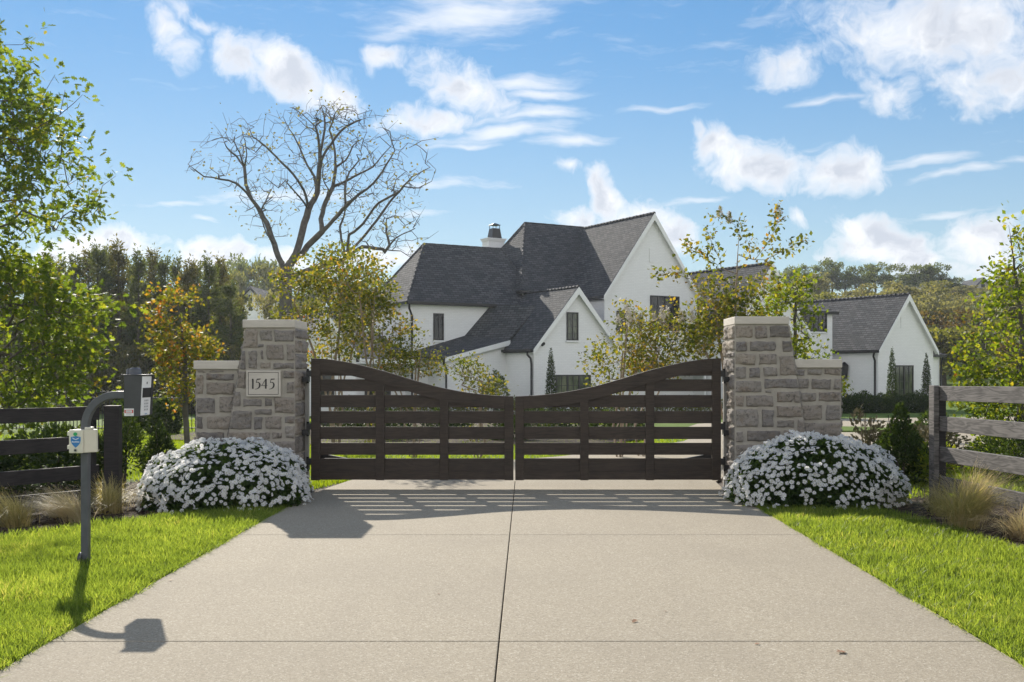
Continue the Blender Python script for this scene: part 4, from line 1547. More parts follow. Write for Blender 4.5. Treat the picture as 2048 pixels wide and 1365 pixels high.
    def disc(px, py, r, y, n=18):
        c = Vector((XB(px), y, ZB(py)))
        return [(c.x + r * math.cos(2 * math.pi * i / n), y, c.z + r * math.sin(2 * math.pi * i / n)) for i in range(n)]
    m = MB(); m.prism(disc(151, 868.7, .0135, yb0 + .001), (0, -.008, 0)); m.build('indicator', 'green_plastic', lid)
    m = MB(); m.prism(disc(151.2, 901, .0125, yb0 + .001), (0, -.006, 0)); m.prism(disc(151.2, 901, .007, yb0 - .004), (0, -.004, 0), 1); m.build('lock', ['steel', 'black_metal'], lid)
    sh = [(141.8, 874.5), (151.5, 872.6), (161.2, 874.5), (161.4, 882), (159.3, 888), (155.5, 892.5), (151.5, 896), (147.6, 892.5), (143.7, 888), (141.6, 882)]
    m = MB(); m.prism([(XB(p), yb0 + .001, ZB(q)) for p, q in reversed(sh)], (0, -.003, 0)); bd = m.build('badge', 'blue_paint', lid)
    m = MB()
    yy = yb0 - .0018
    ribbon(m, [(XB(144.5), ZB(875.8)), (XB(147.5), ZB(878.0)), (XB(151.5), ZB(879.5)), (XB(155.5), ZB(878.0)), (XB(158.8), ZB(875.8))], [.002, .005, .004, .005, .002], yy, .0012)
    for i in range(8):
        px = 144.2 + i * 1.9
        m.box(XB(px), XB(px + 1.2), yy - .0014, yy, ZB(885.4), ZB(882.6 if i in (0, 4) else 883.4))
    m.build('badge_mark', 'letter_white', bd)


keypad()

# ------------------------------------------------------------------ flower mounds and bed plants


def flower_mound(seed, label, c, rx, ry, h, nfl):
    rng = np.random.default_rng(seed)
    root = thing('flower_mound', label, 'flowers', (c[0], c[1], -.03), 'white flower mounds at the pillar feet')
    n = 9000
    # points over a lumpy dome
    def dome(n, k=1.0):
        th = rng.uniform(0, 2 * math.pi, n)
        ph = np.arcsin(rng.uniform(0, 1, n) ** .85)
        d = np.stack([np.cos(th) * np.cos(ph), np.sin(th) * np.cos(ph), np.sin(ph)], 1)
        lump = np.array([1 + .10 * mnoise.noise(Vector(v) * 2.0 + Vector((seed, 0, 0))) + .08 * mnoise.noise(Vector(v) * 6 + Vector((0, seed, 0))) for v in d])
        e = np.sign(d) * np.abs(d) ** .88
        P = e * np.array([rx, ry, h]) * (lump * k)[:, None] + np.array([c[0], c[1], -.02])
        N = norm(d / np.array([rx, ry, h]))
        return P, N
    parts = []
    for k, m, s in ((.86, 2600, .085), (.93, 3600, .07), (.985, 3400, .06)):
        P, N = dome(m, k)
        D = N + rng.normal(0, .7, N.shape)
        parts.append(leaf_arrays(P - N * .02, D, rng.normal(0, .5, N.shape) + N + np.array([0, 0, .4]), s * rng.uniform(.6, 1.3, m), OVAL))
    # sheltered inner body of stems and old leaves
    u, v = np.meshgrid(np.linspace(0, 2 * math.pi, 33), np.linspace(0, math.pi / 2, 10))
    B = np.stack([c[0] + .8 * rx * np.cos(u) * np.cos(v), c[1] + .8 * ry * np.sin(u) * np.cos(v), -.03 + .8 * h * np.sin(v)], -1).reshape(-1, 3)
    Tq = np.array([(j * 33 + i, j * 33 + i + 1, (j + 1) * 33 + i + 1) for j in range(9) for i in range(32)] + [(j * 33 + i, (j + 1) * 33 + i + 1, (j + 1) * 33 + i) for j in range(9) for i in range(32)])
    parts.append((B, Tq))
    V, T = merge(parts)
    np_mesh('foliage', V, T, 'leaf_flower', root)
    # five-petalled blossoms, gathered loosely in clusters
    cl, _ = dome(int(nfl * .5))
    P, N = dome(nfl * 4, 1.0)
    dd = np.min(np.linalg.norm(P[:, None] - cl[None], axis=2), axis=1)
    dens = np.array([.5 + .9 * mnoise.noise(Vector(p) * 3.2) for p in P])
    pick = np.argsort(.16 * dd - .015 * dens + rng.uniform(0, .06, len(dd)))
    sel = []
    for i in pick:
        if len(sel) >= nfl: break
        if all(np.linalg.norm(P[i] - P[j]) > .026 for j in sel[-400:]):
            sel.append(i)
    P, N = P[sel], N[sel]
    P = P + N * rng.uniform(.012, .05, (len(P), 1)) + np.array([0, 0, .01])
    A = norm(N * .8 + rng.normal(0, .42, N.shape) + np.array([0, -.25, .25]))
    R = rng.uniform(.0205, .0315, len(P))
    v = [[0, .05, 0], [.12, .22, .03], [.36, .56, .12], [.32, .96, -.02], [0, .74, .10], [-.32, .96, -.02], [-.36, .56, .12], [-.12, .22, .03]]
    t = [[0, i, i + 1] for i in range(1, 7)]
    pt = (np.array(v), np.array(t))
    ref = norm(rng.normal(0, 1, A.shape)); X = norm(np.cross(A, ref)); Yv = np.cross(A, X)
    parts = []
    for k in range(5):
        a = 2 * math.pi * k / 5
        D = X * math.cos(a) + Yv * math.sin(a) + A * rng.uniform(.0, .3, (len(P), 1))
        parts.append(leaf_arrays(P, D, A, R * rng.uniform(.88, 1.1, len(P)), pt))
    n1 = sum(len(q[1]) for q in parts)
    parts.append(leaf_arrays(P + A * .003, X, A, R * .32, (np.array([[.5, 0, .05], [.15, .5, .05], [-.4, .3, .05], [-.4, -.3, .05], [.15, -.5, .05]]), np.array([[0, 1, 2], [0, 2, 3], [0, 3, 4]]))))
    V, T = merge(parts)
    np_mesh('blossoms', V, T, ['petal', 'petal_core'], root, mi=np.arange(len(T)) >= n1)


flower_mound(41, 'mound of white impatiens below the number plaque', (-3.24, 11.08), .86, .84, .64, 2100)
flower_mound(42, 'mound of white impatiens at the foot of the unnumbered pillar', (3.12, 11.14), .93, .80, .70, 2050)


def feather_grass(seed, label, x, y, h, sp, n, mt, wind=(-.25, -.1), group='feather grasses in the beds'):
    rng = np.random.default_rng(seed)
    z = -.03
    root = thing('feather_grass', label, 'grass clump', (x, y, z), group)
    th = rng.uniform(0, 2 * math.pi, n); r0 = np.abs(rng.normal(0, .06, n))
    P0 = np.stack([x + r0 * np.cos(th), y + r0 * np.sin(th), np.full(n, z)], 1)
    out_ = np.stack([np.cos(th), np.sin(th), np.zeros(n)], 1)
    n_ = rng.uniform(0, 1, n)
    L = h * (.45 + .95 * n_)
    lean = np.abs(rng.normal(.50, .42, n)) * sp * 1.15
    wv = np.array([wind[0], wind[1], 0]) * rng.uniform(.4, 1.5, (n, 1))
    ts = np.linspace(0, 1, 6)
    pts = []
    for t in ts:
        hor = (out_ * lean[:, None] + wv) * (t ** 1.7) * L[:, None] * 1.15
        up_ = np.zeros((n, 3)); up_[:, 2] = L * (t - .42 * (t ** 2.4) * np.minimum(1.4, lean + .35))
        pts.append(P0 + hor + up_ + rng.normal(0, .012, (n, 3)) * t)
    pts = np.stack(pts, 1)
    side = np.stack([-np.sin(th + rng.normal(0, .8, n)), np.cos(th), np.zeros(n)], 1)
    w = .0022 * rng.uniform(.7, 1.3, n)
    V = np.empty((n, 12, 3))
    for i, t in enumerate(ts):
        ww = (w * (1 - .75 * t))[:, None] * side
        V[:, 2 * i] = pts[:, i] - ww; V[:, 2 * i + 1] = pts[:, i] + ww
    q = [[2 * i, 2 * i + 1, 2 * i + 3, 2 * i + 2] for i in range(5)]
    T = np.array(q)[None] + (np.arange(n) * 12)[:, None, None]
    np_mesh('blades', V.reshape(-1, 3), T.reshape(-1, 4), mt, root)


feather_grass(51, 'pale feather grass clump at the left edge of the bed', -4.72, 9.45, 0.36, .9, 900, 'straw_green')
feather_grass(52, 'wispy feather grass swept left beside the keypad pole', -4.28, 9.75, 0.34, .8, 800, 'straw', (-.55, -.1))
feather_grass(53, 'feather grass clump in front of the dark fence post', -4.22, 10.35, 0.38, .9, 800, 'straw_green', (-.1, 0))
feather_grass(54, 'flattened straw coloured grass between fence post and flowers', -4.02, 10.85, 0.34, 1.4, 900, 'straw', (.35, -.1))
feather_grass(60, 'low tan feather grass behind the keypad pole foot', -4.62, 10.1, 0.28, 1.2, 700, 'straw', (-.3, -.1))
feather_grass(55, 'tall golden feather grass in front of the lowest grey rail', 3.98, 9.35, 0.50, .85, 1300, 'straw_green', (.2, 0))
feather_grass(56, 'feather grass plumes leaning right over the grey fence', 4.27, 9.8, 0.58, .9, 1000, 'straw', (.35, 0))
feather_grass(57, 'small green feather grass tuft at the foot of the grey post', 4.10, 10.15, 0.32, .7, 500, 'straw_green', (0, 0))
feather_grass(58, 'brown drooping grass at the right edge of the verge', 4.25, 8.75, 0.34, 1.5, 900, 'straw', (.2, -.2))


def bushy(seed, name, label, cat, base, prof, n, leaf, size, tm=OVAL, group=None, stems=5, bark='bark', thr=-.12, cs=3.0, core=.0, up=1.0, droop=.0, per=1):
    """shrub: leaves spread through a profiled crown with gaps, on a few stems"""
    rng = np.random.default_rng(seed)
    root = thing(name, label, cat, base, group)
    P = prof_pts(rng, n, base, [(base[2] + z, r) for z, r in prof], .45)
    P = clump(P, cs, thr, seed)
    zt = prof[-1][0]
    m = MB()
    for k in range(stems):
        a = 2 * math.pi * k / stems + .4
        r = max(p[1] for p in prof)
        pts = [(base[0] + .03 * math.cos(a), base[1] + .03 * math.sin(a), base[2] - .05)]
        for t in (.35, .65, .9):
            pts.append((base[0] + r * .55 * t * math.cos(a) * rng.uniform(.5, 1), base[1] + r * .55 * t * math.sin(a) * rng.uniform(.5, 1), base[2] + zt * t * rng.uniform(.85, 1)))
        m.tube(pts, [.012 + .01 * zt, .009 + .006 * zt, .007, .004], 5)
    m.build('stems', bark, root)
    C = np.array([base[0], base[1], base[2] + zt * .35])
    D = norm(P - C) + np.array([0, 0, .35 * up])
    V, T = rnd_leaves(rng, P, D, size, tm, .6, droop)
    np_mesh('foliage', V, T, leaf, root)
    return root


def G(x, y): return (x, y, gz(x, y))


# left of the gate
bushy(71, 'juniper', 'blue green juniper with spreading sprays behind the dark fence post', 'shrub', G(-4.98, 12.6), [(0, .12), (.3, .25), (.6, .26), (.85, .16), (1.0, .05)], 2400, 'leaf_box', .065, NARROW, stems=4)
bushy(72, 'boxwood_cone', 'small conical boxwood between the flowers and the dark fence', 'shrub', G(-4.83, 13.5), [(0, .22), (.2, .26), (.45, .19), (.62, .09), (.78, .02)], 3400, 'leaf_box', .045, OVAL, stems=3, thr=-.3)
bushy(73, 'round_shrub', 'round dark shrub in front of the iron fence', 'shrub', G(-9.95, 28.0), [(0, .35), (.25, .5), (.6, .5), (.85, .3), (.95, .08)], 2600, 'leaf_box', .10, OVAL, stems=3, thr=-.4)
bushy(74, 'round_shrub', 'dark shrub half behind the tall fence post beyond the lawn', 'shrub', G(-9.9, 25.4), [(0, .35), (.25, .48), (.6, .46), (.85, .3), (.95, .08)], 2600, 'leaf_box', .10, OVAL, stems=3, thr=-.4)
for i, (x, y, r, h, lab) in enumerate(((-5.7, 12.4, .8, .75, 'low dark spreading shrub behind the dark fence rails'), (-6.9, 11.9, .9, .8, 'low dark shrub under the oak at the left margin'), (-8.2, 13.2, .9, .8, 'olive green shrub around the foot of the oak trunk'))):
    bushy(75 + i, 'low_shrub', lab, 'shrub', G(x, y), [(0, r * .8), (h * .4, r), (h * .8, r * .7), (h, r * .2)], 4200, 'leaf_box' if i < 2 else 'leaf_olive', .075, OVAL, 'low shrubs under the oak', stems=4, thr=-.25)

# right of the gate
bushy(81, 'boxwood_cone', 'broad dark boxwood with pointed top beside the right flowers', 'shrub', G(4.75, 13.0), [(0, .32), (.22, .40), (.45, .34), (.68, .18), (.85, .10), (1.02, .03)], 7500, 'leaf_box', .045, OVAL, stems=4, thr=-.35, core=.5)
bushy(82, 'tan_shrub', 'tan leaved upright shrub beside the boxwood', 'shrub', G(4.95, 14.9), [(0, .12), (.3, .20), (.6, .25), (.85, .19), (.98, .05)], 800, 'leaf_tan', .075, OVAL, stems=5, thr=-.1, bark='bark_tan')
bushy(83, 'rose_bush', 'small rose bush at the edge of the court', 'shrub', G(9.1, 22.9), [(0, .2), (.3, .4), (.55, .35), (.75, .1)], 700, 'leaf_box', .10, OVAL, stems=4)
bushy(84, 'juniper', 'spreading juniper behind the grey fence under the lime green tree', 'shrub', G(6.6, 13.4), [(0, .5), (.25, .85), (.5, .7), (.75, .2)], 6500, 'leaf_box', .06, NARROW, stems=5)
bushy(85, 'flowering_shrub', 'pale flowering shrub behind the grey fence rails', 'shrub', G(5.9, 15.2), [(0, .5), (.25, .75), (.5, .6), (.66, .2)], 3600, 'leaf_tan', .06, OVAL, stems=5, thr=-.2)
bushy(86, 'flowering_shrub', 'pale flowering shrub at the right margin behind the fence', 'shrub', G(7.5, 15.6), [(0, .5), (.25, .8), (.5, .6), (.7, .2)], 3600, 'leaf_lime', .06, OVAL, stems=5, thr=-.2)
bushy(87, 'low_shrub', 'small yellow green shrub between boxwood and grey post', 'shrub', G(5.05, 12.6), [(0, .12), (.2, .24), (.45, .22), (.6, .06)], 700, 'leaf_lime', .06, OVAL, stems=4)

# ------------------------------------------------------------------ the house
T30 = math.radians(30)
HU = Vector((math.cos(T30), math.sin(T30), 0))
HV = Vector((-math.sin(T30), math.cos(T30), 0))
HO = Vector((.366, 50.0, 0))
ZG = -.95


def hp(a, b, z=0.0):
    return HO + HU * a + HV * b + Vector((0, 0, z))


def a_of(px, b):
    """distance a along the front at which the line b = const meets photo column px"""
    k = (px - CX) / F
    return (k * (HO.y + b * HV.y) - HO.x - b * HV.x) / (HU.x - k * HU.y)


def b_of(px, a):
    k = (px - CX) / F
    return (k * (HO.y + a * HU.y) - HO.x - a * HU.x) / (HV.x - k * HV.y)


def z_of(py, a, b):
    return H - (py - CY) * hp(a, b).y / F


def hbox(m, a0, a1, b0, b1, z0, z1, mi=0):
    m.hull8([hp(a0, b0, z0), hp(a1, b0, z0), hp(a1, b1, z0), hp(a0, b1, z0), hp(a0, b0, z1), hp(a1, b0, z1), hp(a1, b1, z1), hp(a0, b1, z1)], mi)


def gable(root, a0, a1, b0, b1, ze, zr, ov=.3, th=.16, rake=True, back=True):
    """block with its ridge running back (b); gable wall at b0"""
    am = (a0 + a1) / 2
    sl = (zr - ze) / (am - a0 + ov)
    zw = ze + sl * ov - th * 1.3                       # wall top at the eave
    zp = zr - th * 1.3
    m = MB()
    m.prism([hp(a0, b0, ZG), hp(a1, b0, ZG), hp(a1, b0, zw), hp(am, b0, zp), hp(a0, b0, zw)], HV * (b1 - b0))
    m.build('wall', 'brick', root)
    m = MB()
    bo = b0 - .22
    for s in (-1, 1):
        e = (a0 - ov) if s < 0 else (a1 + ov)
        m.prism([hp(e, bo, ze), hp(am, bo, zr), hp(am, bo, zr - th * 1.25), hp(e, bo, ze - th * 1.1)] if s > 0 else
                [hp(e, bo, ze), hp(e, bo, ze - th * 1.1), hp(am, bo, zr - th * 1.25), hp(am, bo, zr)], HV * (b1 - bo))
    rf = m.build('roof', 'shingle', root)
    m = MB()
    for k in range(int((b1 - bo) / .32)):
        q = bo + k * .32
        m.tube([hp(am, q, zr - .03 + .008 * (k % 2)), hp(am, q + .33, zr - .04 + .008 * (k % 2))], [.085, .08], 6)
    m.build('ridge_cap', 'shingle', rf)
    if rake:
        m = MB()
        for s in (-1, 1):
            e = (a0 - ov) if s < 0 else (a1 + ov)
            d = .30
            m.prism([hp(e, bo - .035, ze - .035), hp(am, bo - .035, zr - .035), hp(am, bo - .035, zr - .035 - d * 1.25), hp(e + (-s) * .0, bo - .035, ze - .035 - d * .8)] if s > 0 else
                    [hp(e, bo - .035, ze - .035), hp(e, bo - .035, ze - .035 - d * .8), hp(am, bo - .035, zr - .035 - d * 1.25), hp(am, bo - .035, zr - .035)], HV * .03)
            m.prism([hp(e, bo - .005, ze - th * 1.1 - .003), hp(am, bo - .005, zr - th * 1.25 - .003), hp(am, bo - .005, zr - th * 1.25 - .03), hp(e, bo - .005, ze - th * 1.1 - .03)] if s > 0 else
                    [hp(e, bo - .005, ze - th * 1.1 - .003), hp(e, bo - .005, ze - th * 1.1 - .03), hp(am, bo - .005, zr - th * 1.25 - .03), hp(am, bo - .005, zr - th * 1.25 - .003)], HV * .24)
        m.build('rake_board', 'white_trim', rf)
    return rf


def hip(root, a0, a1, b0, b1, ze, zr, ra0, ra1, rb, ov=.3):
    """block with its ridge along the front (a) from ra0 to ra1 at depth rb, hipped ends"""
    m = MB()
    hbox(m, a0, a1, b0, b1, ZG, ze - .08)
    m.build('wall', 'brick', root)
    m = MB()
    e = [hp(a0 - ov, b0 - ov, ze), hp(a1 + ov, b0 - ov, ze), hp(a1 + ov, b1 + ov, ze), hp(a0 - ov, b1 + ov, ze)]
    r0, r1 = hp(ra0, rb, zr), hp(ra1, rb, zr)
    m.face([e[0], e[1], r1, r0]); m.face([e[2], e[3], r0, r1]); m.face([e[3], e[0], r0]); m.face([e[1], e[2], r1])
    lo = [p - Vector((0, 0, .16)) for p in e]
    for i in range(4):
        j = (i + 1) % 4
        m.face([lo[i], lo[j], e[j], e[i]], 1)
    m.face([lo[3], lo[2], lo[1], lo[0]], 2)
    rf = m.build('roof', ['shingle', 'black_metal', 'white_trim'], root)
    m = MB()
    for p, q in ((r0, r1), (e[0], r0), (e[3], r0), (e[1], r1)):
        n = max(2, int((q - p).length / .34))
        for k in range(n):
            s, t = p.lerp(q, k / n), p.lerp(q, (k + .93) / n)
            up = Vector((0, 0, -.035 + .006 * (k % 2)))
            m.tube([s + up, p.lerp(q, (k + 1.02) / n) + up], [.07, .065], 6)
    m.build('ridge_cap', 'shingle', rf)
    return rf


def window(root, a0, a1, z0, z1, b, cols=1, rows=1, leaves=1, name='window', pane='glass'):
    """framed window in a wall facing the viewer (plane b)"""
    f = .07
    m = MB()
    for (x0, x1, y0, y1) in ((a0, a0 + f, z0, z1), (a1 - f, a1, z0, z1), (a0 + f, a1 - f, z0, z0 + f), (a0 + f, a1 - f, z1 - f, z1)):
        hbox(m, x0, x1, b - .05, b + .04, y0, y1)
    w = (a1 - a0) / leaves
    for k in range(1, leaves):
        hbox(m, a0 + k * w - .05, a0 + k * w + .05, b - .045, b + .04, z0 + f, z1 - f)
    o = m.build(name, 'black_metal', root)
    m = MB()
    hbox(m, a0 + f, a1 - f, b - .012, b + .03, z0 + f, z1 - f)
    m.build('pane', pane, o)
    m = MB()
    for k in range(leaves):
        for c in range(1, cols):
            x = a0 + k * w + w * c / cols
            hbox(m, x - .014, x + .014, b - .03, b - .013, z0 + f, z1 - f)
    for r in range(1, rows):
        z = z0 + (z1 - z0) * r / rows
        hbox(m, a0 + f, a1 - f, b - .028, b - .0135, z - .014, z + .014)
    if m.f:
        m.build('glazing_bars', 'black_metal', o)
    m = MB()
    hbox(m, a0 - .05, a1 + .05, b - .075, b + .02, z0 - .085, z0 - .002)
    m.build('sill', 'brick', o)
    return o


def spout(root, pts, name='downspout'):
    m = MB()
    m.tube(pts, .055, 8)
    return m.build(name, 'black_metal', root)


def gutter(root, p, q):
    m = MB()
    m.beam(p, q, .12, .13)
    return m.build('gutter', 'black_metal', root)


def house():
    root = thing('house', 'white brick house with steep dark shingle gables beyond the gate', 'house', hp(4, 3, ZG))
    # A small front gable
    rA = gable(root, 0, 4.92, 0, 6.0, 2.47, 5.62, ov=.16)
    window(root, a_of(1133, 0), a_of(1156, 0), z_of(681.5, 2.2, 0), z_of(625, 2.2, 0), 0, 2, 4, pane='glass_reflection_tint')
    window(root, a_of(1111, 0), a_of(1181, 0), z_of(815, 1.6, 0), z_of(750, 1.6, 0), 0, 2, 3, 3, pane='glass_reflection_tint')
    gutter(root, hp(-.24, -.1, 2.40), hp(-.24, 2.8, 2.40))
    spout(root, [hp(-.25, .22, 2.38), hp(-.25, .22, 2.18), hp(-.10, .16, 2.0), hp(-.07, .14, 1.7), hp(-.07, .14, ZG)])
    m = MB()
    c = hp(a_of(1086, 0), -.03, z_of(688, .5, 0))
    m.tube([c + HV * .05, c - HV * .06], [.075, .075], 12)
    m.tube([c - HV * .04 + Vector((-.10, 0, 0)), c - HV * .16 + Vector((-.12, 0, -.05))], [.06, .085], 10)
    m.build('floodlight', 'black_metal', root)
    # C main block
    rC = hip(root, 2.35, 14.0, 5.2, 12.4, 5.75, 10.06, 4.5, 12.0, 8.7, .32)
    # D tall front gable
    rD = gable(root, 5.32, 11.58, 1.7, 9.0, 5.38, 9.98, ov=.19)
    window(root, a_of(1233, 1.7), a_of(1253, 1.7), z_of(668, 6.3, 1.7), z_of(622, 6.3, 1.7), 1.7, 2, 3)
    window(root, a_of(1300, 1.7), a_of(1358, 1.7), z_of(662, 9, 1.7), z_of(592, 9, 1.7), 1.7, 2, 3, 2)
    m = MB()
    aD = a_of(1302, 1.7)
    hbox(m, aD - .12, aD + .12, 1.66, 1.72, 7.3, 8.05)
    m.build('vent_slot', 'brick', root)
    # B hipped two-storey block on the left
    rB = hip(root, -4.39, 3.0, 5.0, 10.4, 4.92, 8.3, -2.39, 2.4, 7.7, .28)
    window(root, a_of(866.5, 5), a_of(887, 5), z_of(681, -3, 5), z_of(627, -3, 5), 5, 2, 1)
    gutter(root, hp(-4.66, 4.66, 4.86), hp(.45, 4.66, 4.86))
    spout(root, [hp(-4.55, 4.68, 4.8), hp(-4.55, 4.72, 4.55), hp(-4.30, 4.93, 4.2), hp(-4.30, 4.93, ZG)])
    # catslide and lean-to between A and B
    m = MB()
    p1, p2 = (.31, 4.98, 4.93), (-1.29, 4.98, 3.23)
    q1, q2 = (1.8, 2.7, 4.75), (.02, 2.62, 2.96)
    r2, s2 = (-4.45, 4.98, 2.33), (-3.55, 2.62, 2.07)
    t = Vector((0, 0, -.16))
    top1 = [hp(*q2), hp(*q1), hp(*p1), hp(*p2)]
    top2 = [hp(*s2), hp(*q2), hp(*p2), hp(*r2)]
    for q in (top1, top2):
        m.prism(list(reversed(q)), t)
    cat_ = m.build('roof', 'shingle', root)
    m = MB()
    m.prism([hp(s2[0], 2.575, s2[2] - .03), hp(q2[0] + .1, 2.575, q2[2] - .0), hp(q2[0] + .1, 2.575, q2[2] - .26), hp(s2[0], 2.575, s2[2] - .24)], HV * .035)
    m.build('rake_board', 'white_trim', cat_)
    m = MB()
    m.prism([hp(-3.37, 2.83, ZG), hp(.01, 2.83, ZG), hp(.01, 2.83, 2.75), hp(-3.37, 2.83, 1.93)], HV * 2.16)
    m.prism([hp(-1.2, 4.97, 2.6), hp(2.2, 4.97, 2.6), hp(2.2, 4.97, 4.9), hp(.3, 4.97, 4.75)], HV * .4)
    m.build('wall', 'brick', root)
    gutter(root, hp(-3.62, 2.62, 1.98), hp(-4.5, 4.9, 2.2))
    spout(root, [hp(-3.6, 2.66, 1.92), hp(-3.6, 2.66, 1.75), hp(-3.42, 2.76, 1.5), hp(-3.42, 2.76, ZG)])
    # low wing running left with a porch roof
    m = MB()
    hbox(m, -10.0, -4.2, 5.6, 9.5, ZG, 2.0)
    m.build('wall', 'brick', root)
    m = MB()
    m.prism([hp(-10.4, 4.4, 1.85), hp(-4.4, 4.4, 1.85), hp(-4.4, 9.8, 3.4), hp(-10.4, 9.8, 3.4)], (0, 0, .16))
    rw = m.build('roof', 'shingle', root)
    m = MB()
    m.beam(hp(-10.4, 4.36, 1.86), hp(-4.4, 4.36, 1.86), .05, .24)
    m.build('fascia', 'white_trim', rw)
    window(root, -6.6, -5.2, -.2, 1.4, 5.6, 2, 3)
    gable(root, -10.9, -7.8, 3.6, 9.0, 2.0, 4.15, ov=.2)
    window(root, -9.8, -8.9, -.1, 1.5, 3.6, 2, 3)
    # chimney with metal cap
    m = MB()
    cb = 10.6
    ca0, ca1 = a_of(977, cb), a_of(1009, cb)
    zc = z_of(477, (ca0 + ca1) / 2, cb)
    hbox(m, ca0, ca1, cb, cb + .8, 5.0, zc - .16)
    hbox(m, ca0 - .05, ca1 + .05, cb - .05, cb + .85, zc - .16, zc - .06)
    hbox(m, ca0 - .1, ca1 + .1, cb - .1, cb + .9, zc - .06, zc)
    ch = m.build('chimney', 'brick', root)
    m = MB()
    cc = hp((ca0 + ca1) / 2 + .08, cb + .4, zc)
    def ring(r, z): return [cc + HU * (r * x) + HV * (r * y) + Vector((0, 0, z)) for x, y in ((-1, -1), (1, -1), (1, 1), (-1, 1))]
    m.hull8(ring(.33, 0) + ring(.24, .62))
    for p, q in zip(ring(.22, .62), ring(.22, .84)):
        m.tube([p, q], .02, 5)
    m.hull8(ring(.30, .82) + ring(.05, .95))
    m.build('chimney_cap', 'black_metal', ch)
    # E right gable and the link to the garage
    aE = 14.0
    rE = gable(root, 11.3, 16.7, -1.5, 8.0, 3.45, 7.28, ov=.2)
    window(root, 13.2, 14.8, -.2, 1.6, -1.5, 2, 3, 2)
    m = MB()
    m.prism([hp(7.2, 1.62, 1.75), hp(11.2, 1.62, 1.75), hp(11.2, .4, 1.45), hp(7.2, .4, 1.45)][::-1], (0, 0, -.14))
    pr = m.build('porch_roof', 'black_metal', root)
    for a in (7.3, 11.1):
        m = MB()
        hbox(m, a - .06, a + .06, .42, .54, ZG, 1.36)
        m.build('porch_post', 'white_trim', pr)
    hip(root, 16.0, 18.95, -1.3, 6.0, 4.75, 5.55, 17.2, 17.8, 2.2, .26)
    window(root, a_of(1603, -1.3), a_of(1653, -1.3), z_of(664, 18, -1.3), z_of(627, 18, -1.3), -1.3, 3, 2, 2)
    m = MB()
    hbox(m, 18.9, 20.1, 1.1, 5.0, ZG, 2.9)
    m.build('wall', 'brick', root)
    # F garage gable
    rF = gable(root, 20.02, 24.6, -3.64, 6.0, 2.56, 5.76, ov=.18)
    aF0, aF1 = a_of(1789, -3.64), a_of(1826, -3.64)
    window(root, aF0, aF1, z_of(795, 22, -3.64), z_of(731, 22, -3.64), -3.64, 2, 4, 2, pane='glass_reflection_tint')
    m = MB()
    aS = a_of(1803.5, -3.64)
    hbox(m, aS - .09, aS + .09, -3.66, -3.62, z_of(657, 22, -3.64), z_of(629, 22, -3.64))
    m.build('vent_slot', 'brick', root)
    gutter(root, hp(19.80, -3.8, 2.47), hp(19.80, 1.2, 2.47))
    spout(root, [hp(19.8, -3.55, 2.4), hp(19.8, -3.5, 2.2), hp(19.96, -3.46, 1.95), hp(19.96, -3.46, ZG)])
    # carriage lantern on the garage's side wall
    m = MB()
    bl = b_of(1690, 19.9)
    c = hp(19.84, bl, z_of(742, 19.9, bl))
    m.hull8([c + Vector((x, y, -.45)) for x, y in ((-.13, -.13), (.13, -.13), (.13, .13), (-.13, .13))] + [c + Vector((x, y, .3)) for x, y in ((-.17, -.17), (.17, -.17), (.17, .17), (-.17, .17))])
    m.hull8([c + Vector((x, y, .3)) for x, y in ((-.19, -.19), (.19, -.19), (.19, .19), (-.19, .19))] + [c + Vector((x, y, .5)) for x, y in ((-.04, -.04), (.04, -.04), (.04, .04), (-.04, .04))])
    m.build('lantern', 'black_metal', root)
    # low ell to the right of the garage
    hip(root, 24.55, 26.1, -2.9, 2.5, 2.35, 2.95, 25.2, 25.5, -.2, .28)
    window(root, 24.72, 25.1, -.2, 1.5, -2.9, 1, 3)
    spout(root, [hp(26.1, -3.15, 2.2), hp(26.12, -3.0, 1.9), hp(26.12, -2.95, ZG)])


house()


